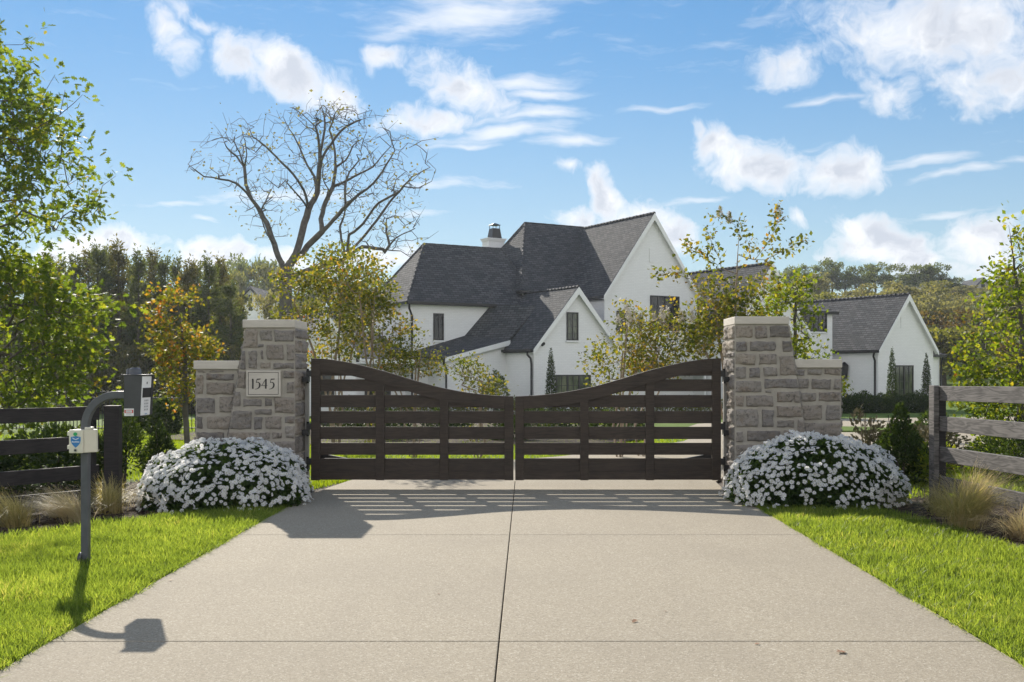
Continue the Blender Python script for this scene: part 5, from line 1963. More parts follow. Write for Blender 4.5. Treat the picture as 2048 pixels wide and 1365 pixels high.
def far_house(name, label, px, py_base, py_eave, py_peak, Y, wpx, side, wallm='white_trim'):
    """distant gabled house, front gable towards the viewer with a wing to one side"""
    k = Y / F
    x = (px - CX) * k; zb = H - (py_base - CY) * k; ze = H - (py_eave - CY) * k; zr = H - (py_peak - CY) * k
    w = wpx * k
    root = thing(name, label, 'house', (x, Y, zb - 2))
    m = MB()
    m.prism([(x - w / 2, Y, zb - 3), (x + w / 2, Y, zb - 3), (x + w / 2, Y, ze), (x, Y, zr - .3), (x - w / 2, Y, ze)], (0, 9, 0))
    sx = x + side * w * .5
    lo, hi = sorted((sx, sx + side * w * 1.3))
    m.box(lo, hi, Y + 1.5, Y + 8, zb - 3, ze - .4)
    m.build('wall', wallm, root)
    m = MB()
    for s in (-1, 1):
        e = x + s * (w / 2 + .5)
        q = [(e, Y - .5, ze - .4), (x, Y - .5, zr), (x, Y - .5, zr - .4), (e, Y - .5, ze - .8)]
        m.prism(q if s > 0 else q[::-1], (0, 9.6, 0))
    m.prism([(lo - .4, Y + 1.0, ze - .5), (hi + .4, Y + 1.0, ze - .5), (hi - .6, Y + 4.7, zr - .9), (lo, Y + 4.7, zr - .9)][::-1], (0, 0, -.3))
    m.prism([(lo - .4, Y + 8.5, ze - .5), (lo, Y + 4.7, zr - .9), (hi - .6, Y + 4.7, zr - .9), (hi + .4, Y + 8.5, ze - .5)][::-1], (0, 0, -.3))
    m.build('roof', 'shingle', root)
    hh = ze - zb
    for (cx, cz, ww, wh) in ((x, zb + hh * .80, w * .30, hh * .42), (x, zb + hh * .18, w * .30, hh * .36), ((lo + hi) / 2 + w * .2, zb + hh * .55, w * .22, hh * .4)):
        yy = Y if abs(cx - x) < w / 2 else Y + 1.5
        m = MB(); m.box(cx - ww / 2, cx + ww / 2, yy - .06, yy + .05, cz - wh / 2, cz + wh / 2)
        f = m.build('window', 'dark_grey_metal', root)
        m = MB()
        for s in (-1, 1):
            a = cx + s * ww * .23
            m.box(a - ww * .18, a + ww * .18, yy - .08, yy - .055, cz - wh * .42, cz + wh * .42)
        m.build('pane', 'glass', f)


far_house('distant_house', 'white distant house with dark gable among the trees on the left', 501, 622, 590, 572, 125, 26, 1)
far_house('distant_house', 'pale stone distant house on the right hilltop above the yellow trees', 1966, 585, 569, 555, 205, 26, -1, 'limestone')
far_house('distant_house', 'grey roofed distant house half hidden below the hilltop oak', 1838, 586, 568, 547, 212, 26, 1, 'steel')

# ------------------------------------------------------------------ trees


def px_line(pts, dy=0.0):
    """limb measured on the photograph, each point with its own distance"""
    return [tuple(W(p[0], p[1], p[2])) for p in pts]


def oak():
    Y = 19.0
    q = Y / 13.4
    x = (-62 - CX) * Y / F
    rng = np.random.default_rng(101)
    z0 = gz(x, Y)
    ZZ = lambda z: H + (z - H) * q                      # heights and radii were measured for a tree at 13.4 m
    prof = [(z0 + .5, .8), (.7, 1.15), (1.16, 1.45), (1.69, 1.55), (2.28, 1.75), (2.75, 1.1), (3.3, 1.4), (4.0, 1.6), (4.7, 1.25), (5.2, .85), (5.6, .5), (5.95, .22)]
    prof = [(ZZ(z) if i else z, r * q) for i, (z, r) in enumerate(prof)]
    att = prof_pts(rng, 1700, (x, Y), prof, .5, pw=1.1)
    att = np.concatenate([att, px_cloud(rng, 760, Y, .9 * q, [(40, 420, 100, 60), (20, 490, 80, 50), (105, 612, 85, 55), (85, 700, 100, 60), (60, 800, 100, 50), (40, 330, 70, 50), (15, 240, 60, 80), (110, 400, 70, 40), (15, 540, 75, 45), (55, 570, 70, 45)], None)])
    att = clump(att, 1.3 / q, -.15, 3)
    att = np.concatenate([att, [W(a, b, Y + c) for a, b, c in ((232, 352, 0), (205, 372, -.2), (165, 190, 0), (150, 205, 0), (60, 72, 0), (45, 90, 0), (20, 150, 0), (238, 608, -.3), (215, 600, -.4), (200, 700, -.5), (208, 770, -.3), (130, 180, -.1), (110, 150, 0), (180, 425, 0), (170, 300, 0), (195, 405, 0), (140, 330, 0), (120, 230, 0))]])
    tr = [[(x, Y, z0 - .1), (x + .04, Y, ZZ(1.2)), (x - .04, Y + .05, ZZ(2.6)), (x + .07, Y, ZZ(4.2)), (x + .17, Y, ZZ(5.8))]]
    make_tree(102, 'oak_tree', 'pin oak with lobed leaves at the left margin behind the dark fence', 'tree', (x, Y, z0), tr, att, .14, .006, 'leaf_oak', per=9.5, spread=.075 * q, size=.105 * q, tm=OAK, maxcnt=3.2, seg=.2 * q, up=.4, jit=.02, jitter=.7)


def bare_tree():
    Y = 43.0
    rng = np.random.default_rng(110)
    def c(cx, cy, dy=0): return (360 + cx / 3.102, 180 + cy / 3.102, Y + dy)
    base = W(572, 775, Y)
    base.z = gz(base.x, Y)
    L = []
    L.append([c(655, 1700), c(655, 1300), c(655, 1120), c(610, 1040), c(585, 960, .3), c(550, 860, .5), c(500, 760, .8), c(445, 680, 1), c(410, 590, 1.3), c(398, 480, 1.5), c(350, 410, 1.8), c(285, 360, 2), c(265, 290, 2.2), c(215, 215, 2.4)])
    L.append([c(500, 760, .8), c(415, 640, .2), c(350, 580, -.3), c(250, 550, -.6), c(150, 540, -.9), c(90, 500, -1.1), c(50, 460, -1.3)])
    L.append([c(398, 480, 1.5), c(415, 400, 1), c(400, 310, .6)])
    L.append([c(398, 480, 1.5), c(370, 390, 1), c(320, 290, .3)])
    L.append([c(505, 745, .7), c(545, 660, 1.5), c(585, 590, 2)])
    L.append([c(505, 745, .7), c(560, 750, .3), c(600, 720, 0)])
    L.append([c(585, 960, .3), c(540, 900, -.4), c(505, 800, -.8)])
    L.append([c(655, 1120), c(715, 1020, 0), c(740, 950, .2), c(770, 830, .6), c(800, 740, .9), c(850, 640, 1.2), c(835, 540, 1.5), c(790, 470, 1.9), c(740, 350, 2.3), c(700, 280, 2.6), c(640, 170, 3)])
    L.append([c(800, 740, .9), c(770, 620, .2), c(700, 520, -.4), c(600, 420, -.9), c(530, 350, -1.3), c(450, 290, -1.6), c(410, 200, -1.9), c(380, 160, -2.1)])
    L.append([c(850, 640, 1.2), c(870, 450, .7), c(865, 330, .3), c(840, 230, -.1), c(760, 150, -.4), c(700, 110, -.6)])
    L.append([c(870, 450, .7), c(930, 340, .6), c(1000, 250, .5), c(1080, 200, .4), c(1160, 170, .3)])
    L.append([c(870, 400, .6), c(900, 250, .9), c(890, 130, 1.2), c(860, 60, 1.4)])
    L.append([c(800, 740, .9), c(720, 640, -.5), c(655, 565, -1), c(610, 610, -1.2)])
    L.append([c(655, 1120), c(790, 970, .5), c(880, 880, .2), c(990, 770, -.1), c(1030, 720, -.4), c(1110, 650, -.7), c(1200, 580, -1), c(1280, 470, -1.3), c(1330, 380, -1.6), c(1300, 260, -1.9)])
    L.append([c(880, 880, .2), c(870, 800, .5), c(905, 690, .9), c(950, 600, 1.2), c(965, 480, 1.5), c(960, 370, 1.8), c(930, 250, 2.1), c(960, 150, 2.3), c(1000, 90, 2.5)])
    L.append([c(950, 610, 1.2), c(1040, 560, .9), c(1130, 510, .6), c(1200, 480, .3), c(1260, 400, 0)])
    L.append([c(905, 690, .9), c(920, 620, .5), c(880, 540, .2), c(885, 480, 0), c(940, 420, -.2)])
    L.append([c(965, 480, 1.5), c(1030, 440, 1.2), c(1070, 350, 1), c(1130, 300, .7)])
    L.append([c(1030, 720, -.4), c(1020, 620, -.2), c(1050, 510, 0), c(1110, 440, .2), c(1140, 390, .4)])
    L.append([c(655, 1180), c(900, 1080, .6), c(1030, 1060, .3), c(1050, 900, .1), c(1110, 860, -.2), c(1160, 800, -.5), c(1230, 700, -.8), c(1330, 650, -1.1), c(1390, 600, -1.4), c(1440, 540, -1.7), c(1550, 480, -2)])
    L.append([c(1030, 1040, .3), c(1010, 960, .6), c(990, 850, 1), c(1020, 770, 1.3), c(1030, 700, 1.6), c(1130, 650, 1.8)])
    L.append([c(1030, 1040, .3), c(1130, 970, 0), c(1260, 990, -.3), c(1370, 1000, -.6), c(1430, 1040, -.8)])
    L.append([c(1050, 1010, .3), c(1160, 890, .6), c(1250, 770, .9), c(1310, 690, 1.1), c(1390, 600, 1.4), c(1480, 610, 1.5), c(1560, 570, 1.6)])
    L.append([c(1230, 1060, -.3), c(1300, 960, -.4), c(1340, 920, -.5), c(1460, 860, -.7)])
    L.append([c(1300, 960, -.4), c(1280, 880, 0), c(1280, 800, .2), c(1340, 780, .4), c(1400, 840, .5)])
    trunks = [px_line(l) for l in L]
    trunks[0][0] = (base.x, base.y, base.z - .1)
    att = []
    for l in trunks:
        P = np.array(l)
        m = len(P)
        for k in range(1, m):
            t = k / (m - 1)
            if t < .38 and m > 6: continue
            seg = P[k] - P[k - 1]
            for _ in range(21 if m > 6 else 20):
                q = P[k - 1] + seg * rng.uniform()
                o = rng.normal(0, .58, 3); o[2] = abs(o[2]) * .95 - .08
                att.append(q + o * (.55 + .6 * t) + seg * .25)
    att = np.array(att)
    rngx = np.random.default_rng(5)
    top = []
    for _ in range(260):
        a = rngx.uniform(0, 1)
        px, py = 880 + rngx.normal(0, 150), 150 + abs(rngx.normal(0, 80)) - 60
        py = max(py, 60 + abs(px - 900) * .22)
        q = c(px, py, rngx.uniform(-1.2, 2.2)); top.append(W(*q))
    att = np.concatenate([att, np.array(top)])
    u = CX + att[:, 0] / att[:, 1] * F; w_ = CY - (att[:, 2] - H) / att[:, 1] * F
    jt = rng.normal(0, 14, len(att))
    att = att[(u > 378 + jt) & (u < 864 - jt) & (w_ > 204 + jt + np.abs(u - 670) * .24)]
    root = make_tree(111, 'bare_tree', 'tall bare branching tree beside the house', 'tree', tuple(base), trunks, att, .27, .0085, 'leaf_autumn', per=.55, spread=.07, size=.13, tm=OVALW, bark='bark_grey', maxcnt=1.2, seg=.34, up=.35, jit=.032)
    # vine leaves climbing the middle limbs
    return root


def crape(seed, label, base, crown_pts, stems, leaf='leaf_crape', per=8, size=.075, group='crape myrtles behind the gate', rb=.035, panicles=0, spread=.09):
    rng = np.random.default_rng(seed)
    tr = []
    for k in range(stems):
        a = 2 * math.pi * k / stems + rng.uniform(-.3, .3)
        tgt = crown_pts[rng.integers(len(crown_pts))]
        p0 = np.array(base)
        h = tgt[2] - base[2]
        p1 = p0 + np.array([.07 * math.cos(a), .07 * math.sin(a), h * .25])
        p2 = p0 * .55 + tgt * .45; p2[2] = base[2] + h * .6
        tr.append([tuple(p0 + np.array([.05 * math.cos(a), .05 * math.sin(a), -.05])), tuple(p1 + np.array([.06 * math.cos(a), .06 * math.sin(a), 0])), tuple(p2), tuple(tgt)])
    # let all stems rise from one root
    tr = [[tuple(base)] + t for t in tr]
    ex = None
    if panicles:
        def ex(rng, P, par, cnt):
            return np.zeros((0, 3)), np.zeros((0, 3), int)
        ex = None
    root = make_tree(seed, 'crape_myrtle', label, 'tree', base, tr, crown_pts, rb, .0035, leaf, per=per * 1.2, spread=spread * .8, size=size * .84, tm=OVALW, bark='bark_tan', group=group, maxcnt=3.2, seg=.16, up=.5, jit=.012, jitter=.75)
    if panicles:
        tips = crown_pts[np.argsort(-crown_pts[:, 2])[: panicles * 3]]
        tips = tips[rng.permutation(len(tips))[:panicles]]
        for t in tips:
            n = 120
            z = rng.uniform(0, 1, n)
            r = .055 * (1 - z * .8)
            th = rng.uniform(0, 6.28, n)
            Ps = np.stack([t[0] + r * np.cos(th), t[1] + r * np.sin(th), t[2] + z * .2 - .03], 1)
            V, T = rnd_leaves(rng, Ps, rng.normal(0, 1, Ps.shape), .035, DIAM, .5)
            np_mesh('flower_spray', V, T, 'panicle', root)
    return root


def px_cloud(rng, n, Y, depth, ells, thr=-.15, cs=1.6, seed=1):
    """crown points from overlapping ellipsoids: (px, py, rx, ry) at distance Y with real depth"""
    P = []
    w = np.array([e[2] * e[3] for e in ells], float); w /= w.sum()
    for e, k in zip(ells, rng.multinomial(n, w)):
        v = rng.normal(0, 1, (k, 3)); v = v / np.linalg.norm(v, axis=1, keepdims=True) * rng.uniform(0, 1, (k, 1)) ** .45
        c = W(e[0], e[1], Y)
        P.append(np.stack([c.x + v[:, 0] * e[2] * Y / F, c.y + v[:, 1] * depth, c.z + v[:, 2] * e[3] * Y / F], 1))
    P = np.concatenate(P)
    return clump(P, cs, thr, seed) if thr is not None else P


def crapes():
    rng = np.random.default_rng(120)
    def B(px, Y): x = (px - CX) * Y / F; return (x, Y, gz(x, Y))
    pc = lambda n, Y, d, e, s, thr=-.15: px_cloud(rng, n, Y, d, e, thr, 1.7, s)
    crape(121, 'leafy crape myrtle right behind the numbered pillar', B(672, 20.0), pc(470, 20.0, 1.1, [(675, 560, 75, 62), (640, 620, 60, 60), (720, 600, 70, 60), (660, 520, 40, 35), (700, 680, 60, 45), (640, 690, 40, 50), (740, 540, 40, 36), (600, 570, 42, 50), (585, 630, 40, 40)], 1), 6, per=13, size=.085, rb=.05)
    crape(122, 'reddish green crape myrtle left of the house windows', B(742, 18.6), pc(380, 18.6, .9, [(740, 600, 60, 50), (780, 650, 50, 50), (720, 680, 70, 40), (790, 710, 40, 30), (700, 560, 40, 40)], 2), 5, per=12)
    crape(123, 'low crape myrtle between the gate top and the lean-to', B(826, 18.2), pc(200, 18.2, .6, [(835, 715, 48, 26), (800, 730, 50, 24), (860, 735, 36, 22), (830, 690, 30, 16)], 3), 4, per=6, size=.065)
    crape(124, 'small crape myrtle by the middle of the left gate leaf', B(955, 18.0), pc(150, 18.0, .55, [(945, 755, 34, 26), (925, 740, 22, 18), (975, 775, 30, 24), (955, 790, 40, 16)], 4), 5, per=7, size=.065)
    crape(125, 'bushy crape myrtle left of the tall one on the right', B(1238, 18.0), pc(320, 18.0, .8, [(1235, 715, 55, 45), (1205, 735, 45, 30), (1275, 690, 50, 50), (1260, 640, 40, 34), (1220, 770, 50, 24), (1290, 740, 50, 40)], 5), 5, per=8, panicles=8)
    crape(126, 'crape myrtle with cream flower heads before the tall white gable', B(1283, 18.3), pc(320, 18.3, .8, [(1330, 650, 50, 50), (1360, 690, 50, 50), (1310, 700, 50, 50), (1340, 615, 34, 26), (1385, 650, 30, 40), (1340, 730, 60, 30)], 6), 5, per=8, panicles=8)
    tall = pc(430, 17.8, .7, [(1440, 600, 60, 62), (1500, 560, 60, 60), (1420, 660, 55, 50), (1480, 640, 60, 50), (1400, 700, 40, 30), (1470, 690, 50, 30)], 7)
    shoots = []
    for (pts) in ([(1478, 540), (1500, 490), (1478, 455), (1440, 432)], [(1510, 520), (1540, 480), (1556, 445), (1556, 424)], [(1530, 520), (1570, 500), (1598, 485)], [(1450, 540), (1420, 520), (1390, 500), (1375, 488)], [(1420, 600), (1385, 560), (1350, 548), (1318, 548)], [(1440, 520), (1425, 490), (1415, 462)]):
        for p, q in zip(pts[:-1], pts[1:]):
            for t in np.linspace(0, 1, 5):
                shoots.append(W(p[0] + (q[0] - p[0]) * t, p[1] + (q[1] - p[1]) * t, 17.8 + rng.normal(0, .08)))
    crape(127, 'tall crape myrtle with long arching shoots beside the unnumbered pillar', B(1462, 17.8), np.concatenate([tall, np.array(shoots)]), 6, per=7.5, size=.095, rb=.05, panicles=3, spread=.075)


def young_maples():
    # orange maple on the far lawn
    Y = 20.0
    x = (376 - CX) * Y / F
    rng = np.random.default_rng(130)
    z0 = gz(x, Y)
    att = px_cloud(rng, 520, Y, .7, [(338, 600, 16, 28), (318, 628, 20, 26), (355, 645, 34, 45), (348, 695, 40, 44), (392, 690, 24, 40), (420, 712, 14, 32), (352, 750, 36, 42), (376, 790, 32, 26), (300, 690, 12, 9), (372, 598, 10, 18)], -.2, 1.8, 4)
    make_tree(131, 'maple_tree', 'slim young maple turning orange on the left lawn', 'tree', (x, Y, z0), [[(x, Y, z0 - .1), (x - .05, Y, .6), tuple(W(368, 690, Y)), tuple(W(352, 590, Y))]], att, .055, .0045, 'leaf_maple', per=9, spread=.06, size=.073, tm=MAPLE, bark='bark_grey', maxcnt=3.0, seg=.2, up=.7, jit=.015)
    # green maple behind the right pillar
    Y = 19.0
    x = (1585 - CX) * Y / F
    z0 = gz(x, Y)
    att = px_cloud(rng, 680, Y, .9, [(1580, 585, 36, 40), (1560, 640, 50, 56), (1590, 640, 30, 60), (1590, 710, 56, 46), (1625, 735, 40, 32), (1650, 765, 34, 26), (1560, 700, 60, 50), (1590, 780, 60, 40)], -.2, 1.6, 5)
    make_tree(132, 'maple_tree', 'yellow green young maple behind the unnumbered pillar', 'tree', (x, Y, z0), [[(x, Y, z0 - .1), (x + .03, Y, .8), tuple(W(1590, 660, Y)), tuple(W(1592, 560, Y))]], att, .06, .0045, 'leaf_lime', per=10, spread=.07, size=.074, tm=MAPLE, bark='bark_grey', maxcnt=3.0, seg=.2, up=.7, jit=.015)
    # lime green tree at the right margin
    Y = 14.2
    x = (2042 - CX) * Y / F
    z0 = gz(x, Y)
    k = Y / F
    Z = lambda py: H - (py - CY) * k
    prof = [(Z(860), 95 * k), (Z(820), 128 * k), (Z(760), 130 * k), (Z(700), 118 * k), (Z(650), 95 * k), (Z(600), 82 * k), (Z(550), 58 * k), (Z(500), 38 * k), (Z(458), 12 * k)]
    att = prof_pts(rng, 820, (x, Y), prof, .5)
    att = clump(att, 1.9, -.16, 8)
    make_tree(133, 'pear_tree', 'lime green young tree behind the weathered grey fence', 'tree', (x, Y, z0), [[(x, Y, z0 - .1), (x, Y, .8), (x + .02, Y, 2.0), tuple(W(2018, 450, Y))]], att, .06, .004, 'leaf_lime', per=12, spread=.065, size=.068, tm=OVALW, bark='bark_grey', maxcnt=3.2, seg=.16, up=.6, jit=.012, droop=.45)


def proto_cedar(seed, brown):
    rng = np.random.default_rng(seed)
    h = 9.5
    root = thing('cedar_tree', 'dark cedar in the tree line on the left', 'tree', (0, 0, 0))
    P = []
    m = MB()
    m.tube([(0, 0, -.3), (.05, .03, h * .5), (0, 0, h * .97)], [.16, .10, .02], 7)
    for k in range(46):
        z = h * (.10 + .86 * (k + rng.uniform(0, 1)) / 46)
        a = rng.uniform(0, 6.28)
        L = (1.25 * (1 - (z / h) ** 1.5) + .22) * rng.uniform(.5, 1.2)
        tip = np.array([math.cos(a) * L, math.sin(a) * L, z + L * rng.uniform(.15, .65)])
        b = np.array([0, 0, z])
        m.tube([b, b * .5 + tip * .5 + np.array([0, 0, -.05]), tip], [.03, .02, .008], 4)
        n = int(150 * (.4 + L))
        t = rng.uniform(.25, 1.0, n)
        q = b + (tip - b) * t[:, None] + rng.normal(0, .17, (n, 3)) * np.array([1, 1, .8])
        P.append(q)
    for k in range(6):
        q = np.array([rng.normal(0, .12), rng.normal(0, .12), h * rng.uniform(.9, 1.02)])
        P.append(q + rng.normal(0, .12, (60, 3)) * np.array([1, 1, 1.8]))
    m.build('trunk', 'bark', root)
    P = np.concatenate(P)
    D = norm(P * np.array([1, 1, 0]) + 1e-3) + np.array([0, 0, .8])
    V, T = rnd_leaves(rng, P, D, .21, NARROW, .55, 0, .3)
    np_mesh('crown', V, T, 'leaf_cedar_brown' if brown else 'leaf_cedar', root)
    return root


def proto_broad(seed, leaf, h=9.0, r=4.0, n=5200, size=.42, label='', bark='bark'):
    rng = np.random.default_rng(seed)
    root = thing('broad_tree', label, 'tree', (0, 0, 0))
    lobes = [((rng.normal(0, r * .46), rng.normal(0, r * .46), h * rng.uniform(.38, .92)), r * rng.uniform(.16, .38)) for _ in range(24)]
    lobes.append(((0, 0, h * .66), r * .5))
    tr = [[(0, 0, -.4), (.1, 0, h * .22), (0, .1, h * .5)]]
    att = np.array([l[0] for l in lobes])
    P, par, cnt, kids = grow(rng, tr, att, .6, .5, .06)
    V, T = branch_mesh(P, par, cnt, kids, .26, .04)
    np_mesh('trunk', V, T, bark, root, smooth=True)
    w = np.array([l[1] ** 2 for l in lobes]); w /= w.sum()
    Q = []
    for (c, rr), k in zip(lobes, rng.multinomial(n, w)):
        v = norm(rng.normal(0, 1, (k, 3))) * (rng.uniform(0, 1, (k, 1)) ** .3) * rr
        v[:, 2] *= .8
        Q.append(np.array(c) + v)
    Q = clump(np.concatenate(Q), .8, -.12, seed)
    D = norm(Q - np.array([0, 0, h * .45])) + np.array([0, 0, .2])
    V, T = rnd_leaves(rng, Q, D, size, OVALW, .8, .15)
    np_mesh('crown', V, T, leaf, root)
    return root


def place(root, x, y, s, rz, sz=None, label=None, group=None, first=False):
    o = root if first else copy_tree(root)
    o.location = (x, y, gz(x, y) - .1)
    o.rotation_euler = (0, 0, rz)
    o.scale = (s, s, sz or s)
    if label: o['label'] = label
    if group: o['group'] = group
    return o


def far_trees():
    rng = np.random.default_rng(140)
    # cedar line on the left: (px of the top, py of the top, distance)
    ced = [(150, 512, 58), (178, 505, 60), (196, 490, 57), (218, 496, 60), (236, 488, 58), (262, 520, 61), (278, 505, 57), (308, 505, 60), (330, 512, 57), (352, 518, 62), (378, 525, 58), (395, 522, 60), (418, 518, 57), (440, 520, 61), (462, 560, 55), (120, 520, 61), (95, 515, 58), (60, 530, 60), (20, 520, 58), (480, 600, 57), (-30, 512, 59), (-75, 526, 57), (-120, 508, 60), (-170, 520, 58), (-220, 505, 59), (-275, 518, 57), (-330, 510, 60), (-390, 522, 58)]
    protos = [proto_cedar(141, False), proto_cedar(142, True), proto_cedar(143, False)]
    used = set()
    for i, (px, py, Y) in enumerate(ced):
        x = (px - CX) * Y / F
        hgt = H - (py - CY) * Y / F - gz(x, Y)
        p = protos[i % 3]
        first = (i % 3) not in used; used.add(i % 3)
        lab = 'brownish cedar standing in the tree line on the left' if i % 3 == 1 else 'dark green cedar standing in the tree line on the left'
        place(p, x, Y, hgt / 9.6 * rng.uniform(.85, 1.05), rng.uniform(0, 6.28), hgt / 9.6, lab, 'cedars of the left tree line', first)
    # broad trees: name of the kind -> prototype
    pa = proto_broad(151, 'leaf_autumn', label='x')
    pb = proto_broad(152, 'leaf_olive', label='x')
    pcx = proto_broad(153, 'leaf_hill', h=10, r=4.6, label='x')
    pd = proto_broad(154, 'leaf_red', h=8, r=3.6, n=2600, size=.36, label='x')
    pe = proto_broad(155, 'leaf_autumn', h=9, r=3.6, n=4200, size=.34, label='x')
    seen = set()

    def put(p, px, py, Y, wpx, lab, grp):
        x = (px - CX) * Y / F
        hgt = H - (py - CY) * Y / F - gz(x, Y)
        base_h = {id(pa): 8.6, id(pb): 8.6, id(pcx): 9.6, id(pd): 7.6, id(pe): 8.6}[id(p)]
        s = wpx * Y / F / 8.4
        first = id(p) not in seen; seen.add(id(p))
        place(p, x, Y, s, rng.uniform(0, 6.28), max(.3, hgt / base_h), lab, grp, first)
    YEL = 'yellow olive autumn tree in the wood on the right slope'
    OLV = 'dull olive tree in the wood on the right slope'
    RED = 'reddish thinning tree in the wood on the right slope'
    TOP = 'blue green hilltop tree on the right skyline'
    GR = 'trees of the wood on the right slope'
    # right slope, far to near
    for px, py, w in ((1605, 528, 60), (1664, 515, 50), (1712, 528, 44), (1750, 530, 56), (1785, 552, 44), (1830, 528, 60), (1868, 532, 56), (1905, 556, 40), (1560, 545, 60), (1640, 545, 50), (1690, 548, 46), (1500, 560, 60)):
        put(pcx, px, py + rng.normal(0, 2), 200 + rng.uniform(-6, 6), w * 1.25, TOP, 'hilltop trees on the right skyline')
    for px, py, w in ((2010, 548, 60), (2060, 545, 70), (2110, 540, 70), (2160, 545, 70), (1985, 588, 60), (1940, 596, 60)):
        put(pa if rng.uniform() < .5 else pb, px, py, 190 + rng.uniform(-6, 6), w * 1.2, YEL, GR)
    for Y, y0, n in ((168, 566, 11), (146, 578, 10), (124, 596, 9), (104, 622, 9), (90, 655, 9)):
        for i in range(n):
            px = 1560 + (2200 - 1560) * (i + rng.uniform(.2, .8)) / n
            py = y0 + rng.normal(0, 7) + (10 if px > 1900 else 0)
            r = rng.uniform()
            if Y > 120:
                p, lab = (pa, YEL) if r < .6 else ((pe, YEL) if r < .85 else (pb, OLV))
            else:
                p, lab = (pe, YEL) if r < .35 else ((pb, OLV) if r < .8 else (pd, RED))
            put(p, px, py, Y + rng.uniform(-5, 5), 130 * 130 / Y * rng.uniform(.75, 1.1), lab, GR)
    # left background beyond the bare tree and behind the house
    LG = 'trees on the rise behind the bare tree'
    for px, py, Y, w, p, lab in ((470, 520, 150, 70, pcx, 'grey green tree on the rise above the white distant house'), (515, 512, 160, 80, pcx, 'grey green tree on the rise above the white distant house'), (560, 530, 150, 80, pb, 'olive tree on the rise behind the bare tree'),
                                (445, 545, 140, 70, pb, 'olive tree on the rise behind the bare tree'), (610, 535, 150, 90, pcx, 'grey green tree on the rise above the white distant house'), (660, 560, 140, 90, pb, 'olive tree on the rise behind the bare tree'), (720, 560, 150, 90, pcx, 'grey green tree on the rise above the white distant house'),
                                (545, 580, 80, 70, pe, 'yellow green tree right behind the numbered pillar'), (480, 640, 64, 90, pe, 'low yellow green tree below the white distant house'), (525, 648, 66, 80, pe, 'low yellow green tree below the white distant house'), (590, 600, 70, 90, pb, 'olive tree on the rise behind the bare tree'),
                                (770, 590, 110, 90, pb, 'olive tree on the rise behind the bare tree'), (640, 610, 75, 110, pe, 'yellow green tree behind the leafy crape myrtle')):
        put(p, px, py, Y, w * 1.3, lab, LG)
    for i in range(18):
        px = -490 + i * 55
        put(pb if i % 2 else pcx, px, 592 + rng.normal(0, 12), 95 + rng.uniform(-8, 8), 150, 'tree of the far wood behind the cedar line', 'far wood behind the cedars')
    # undergrowth under the cedars: brown scrub
    for i in range(16):
        px = 60 + i * 28
        x = (px - CX) * 53.0 / F
        y = 53 + rng.uniform(-1.5, 1.5)
        if i == 0:
            sc = bushy(160, 'scrub_bush', 'brown scrub bush at the foot of the cedar line', 'shrub', (x, y, gz(x, y)), [(0, 1.2), (1.0, 1.5), (2.2, 1.1), (3.0, .3)], 2600, 'leaf_cedar_brown', .17, OVAL, 'scrub at the foot of the cedars', stems=7, thr=-.1, cs=1.2)
            sc0 = sc
        else:
            c = copy_tree(sc0); c.location = (x, y, gz(x, y)); c.rotation_euler = (0, 0, rng.uniform(0, 6.28)); s = rng.uniform(.7, 1.25); c.scale = (s * 1.1, s * 1.1, s)


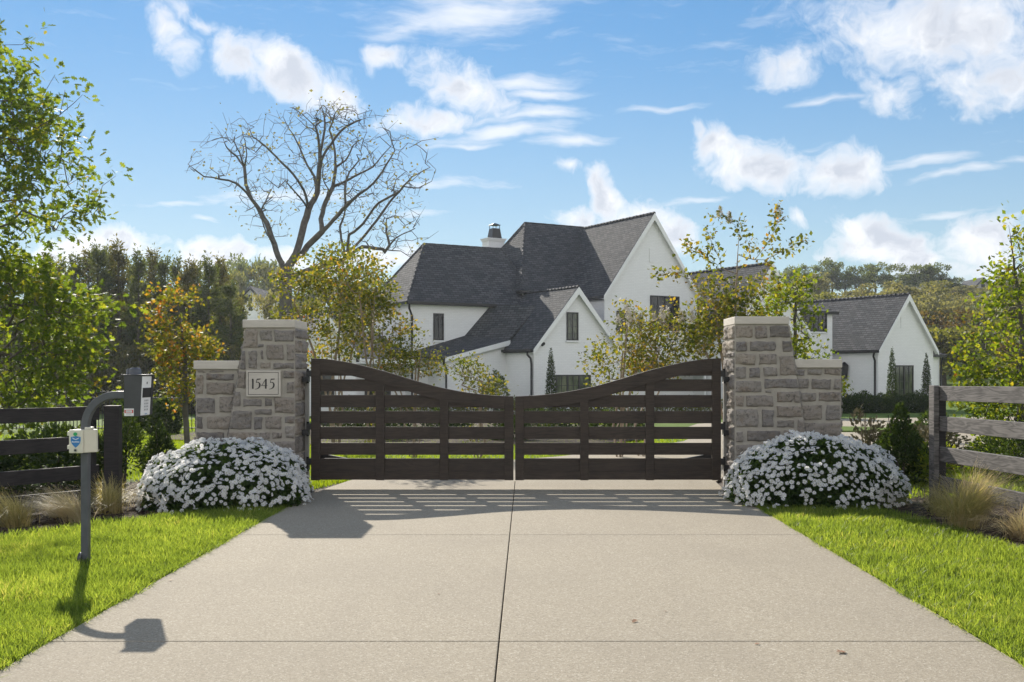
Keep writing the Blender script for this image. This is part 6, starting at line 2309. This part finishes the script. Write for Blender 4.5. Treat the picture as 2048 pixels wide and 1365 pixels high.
def house_plants():
    # clipped boxwoods along the garage wall, and slim cypresses
    G1 = 'clipped boxwoods along the garage wall'
    proto = None
    for i, px in enumerate((1690, 1708, 1727, 1747, 1764, 1783, 1800, 1818, 1836, 1852)):
        Y = 53.6 + i * .22
        x = (px - CX) * Y / F
        loc = (x, Y, gz(x, Y))
        if proto is None:
            proto = bushy(171, 'boxwood_ball', 'clipped round boxwood in the row along the garage', 'shrub', loc, [(0, .45), (.35, .62), (.75, .52), (1.0, .12)], 2200, 'leaf_box', .09, OVAL, G1, stems=3, thr=-.5)
        else:
            c = copy_tree(proto); c.location = loc; c.rotation_euler = (0, 0, i * 1.3); c.scale = (1, 1, .9 + .25 * ((i * 7) % 3) / 2)
    for i, (px, top, Y, lab) in enumerate(((1784, 697, 54.6, 'slim columnar cypress left of the garage window'), (1853, 708, 56.8, 'slim columnar cypress right of the garage window'), (1102, 699, 49.0, 'slim columnar cypress left of the wide ground floor window'))):
        x = (px - CX) * Y / F
        z0 = gz(x, Y)
        h = H - (top - CY) * Y / F - z0
        bushy(180 + i, 'cypress', lab, 'tree', (x, Y, z0), [(0, .22), (h * .3, .27), (h * .6, .22), (h * .85, .12), (h, .02)], 3000, 'leaf_box', .10, NARROW, 'columnar cypresses by the house', stems=1, thr=-.6, up=3)
    Y = 48.5
    x = (990 - CX) * Y / F
    bushy(185, 'holly_shrub', 'blue green upright shrub before the white side wall', 'shrub', (x, Y, gz(x, Y)), [(0, .5), (.6, .75), (1.2, .6), (1.8, .35), (2.25, .08)], 1600, 'leaf_hill', .15, OVAL, stems=4)
    # low planting at the foot of the house walls
    G2 = 'low shrubs along the house front'
    bed = None  # dark shrubs added on the patch that stands in for lawn shade
    for i, (x, y) in enumerate(((-7.6, 26.0), (-6.1, 24.6), (-4.6, 26.8), (-3.2, 24.0), (-1.8, 26.2), (-.4, 23.9), (.9, 26.5), (2.0, 24.6), (2.7, 27.4), (-5.4, 29.5), (-2.6, 30.2), (.3, 30.0), (2.9, 31.0))):
        if bed is None:
            bed = bushy(195, 'lawn_shade_shrub', 'low dark shrub standing in for lawn shade seen through the gate', 'shrub', G(x, y), [(0, .4), (.25, .6), (.5, .45), (.65, .1)], 1300, 'leaf_box', .085, OVAL, 'shrubs standing in for lawn shade beyond the gate', stems=3, thr=-.3)
        else:
            c = copy_tree(bed); c.location = G(x, y); c.rotation_euler = (0, 0, i * 2.1); k = .85 + .08 * ((i * 5) % 4); c.scale = (k, k, k)
    proto = None
    for i, px in enumerate((700, 745, 790, 840, 900, 940, 1030, 1060, 1130, 1170, 1215, 1270, 1330, 1380, 1430)):
        Y = 47.5 + (i % 3) * .5
        x = (px - CX) * Y / F
        loc = (x, Y, gz(x, Y))
        if proto is None:
            proto = bushy(190, 'foundation_shrub', 'low green shrub in the planting along the house front', 'shrub', loc, [(0, .5), (.35, .75), (.7, .5), (.9, .1)], 1100, 'leaf_olive', .11, OVAL, G2, stems=3, thr=-.3)
        else:
            c = copy_tree(proto); c.location = loc; c.rotation_euler = (0, 0, i * 1.9)


def litter():
    rng = np.random.default_rng(200)
    spots = [(926, 966), (1382, 964), (905, 964), (1265, 1247), (1690, 1305), (1965, 1132), (345, 1162), (1335, 1225), (1510, 1290), (880, 1190)]
    for i, (px, py) in enumerate(spots):
        Y = F * H / (py - CY)
        x = (px - CX) * Y / F
        z = .004 if i != 5 else .05
        a = rng.uniform(0, 6.28)
        V, T = leaf_arrays(np.array([[x, Y, z]]), np.array([[math.cos(a), math.sin(a), .12]]), np.array([[.2, .1, 1.0]]), np.array([.06 if i < 6 else .03]), OAK if i % 2 else MAPLE)
        o = np_mesh('fallen_leaf', V, T, 'dry_leaf', None, (x, Y, z))
        tag(o, 'curled brown dead leaf lying on the grass' if i == 5 else 'small brown dead leaf lying on the drive', 'leaf', 'dead leaves on the drive')


oak()
bare_tree()
crapes()
young_maples()
far_trees()
house_plants()
litter()


def haze():
    m = bpy.data.materials.new('haze')
    m.use_nodes = True
    g = NT(m.node_tree)
    v = g.n('ShaderNodeVolumePrincipled', {'Color': (.86, .91, 1.0, 1), 'Density': 0.00027, 'Anisotropy': 0.45})
    o = g.n('ShaderNodeOutputMaterial')
    m.node_tree.links.new(v.outputs[0], o.inputs['Volume'])
    MATS['haze'] = m
    b = MB()
    b.box(-720, 720, -80, 920, -3.0, 44)
    o = b.build('haze', 'haze')
    tag(o, kind='stuff')


haze()
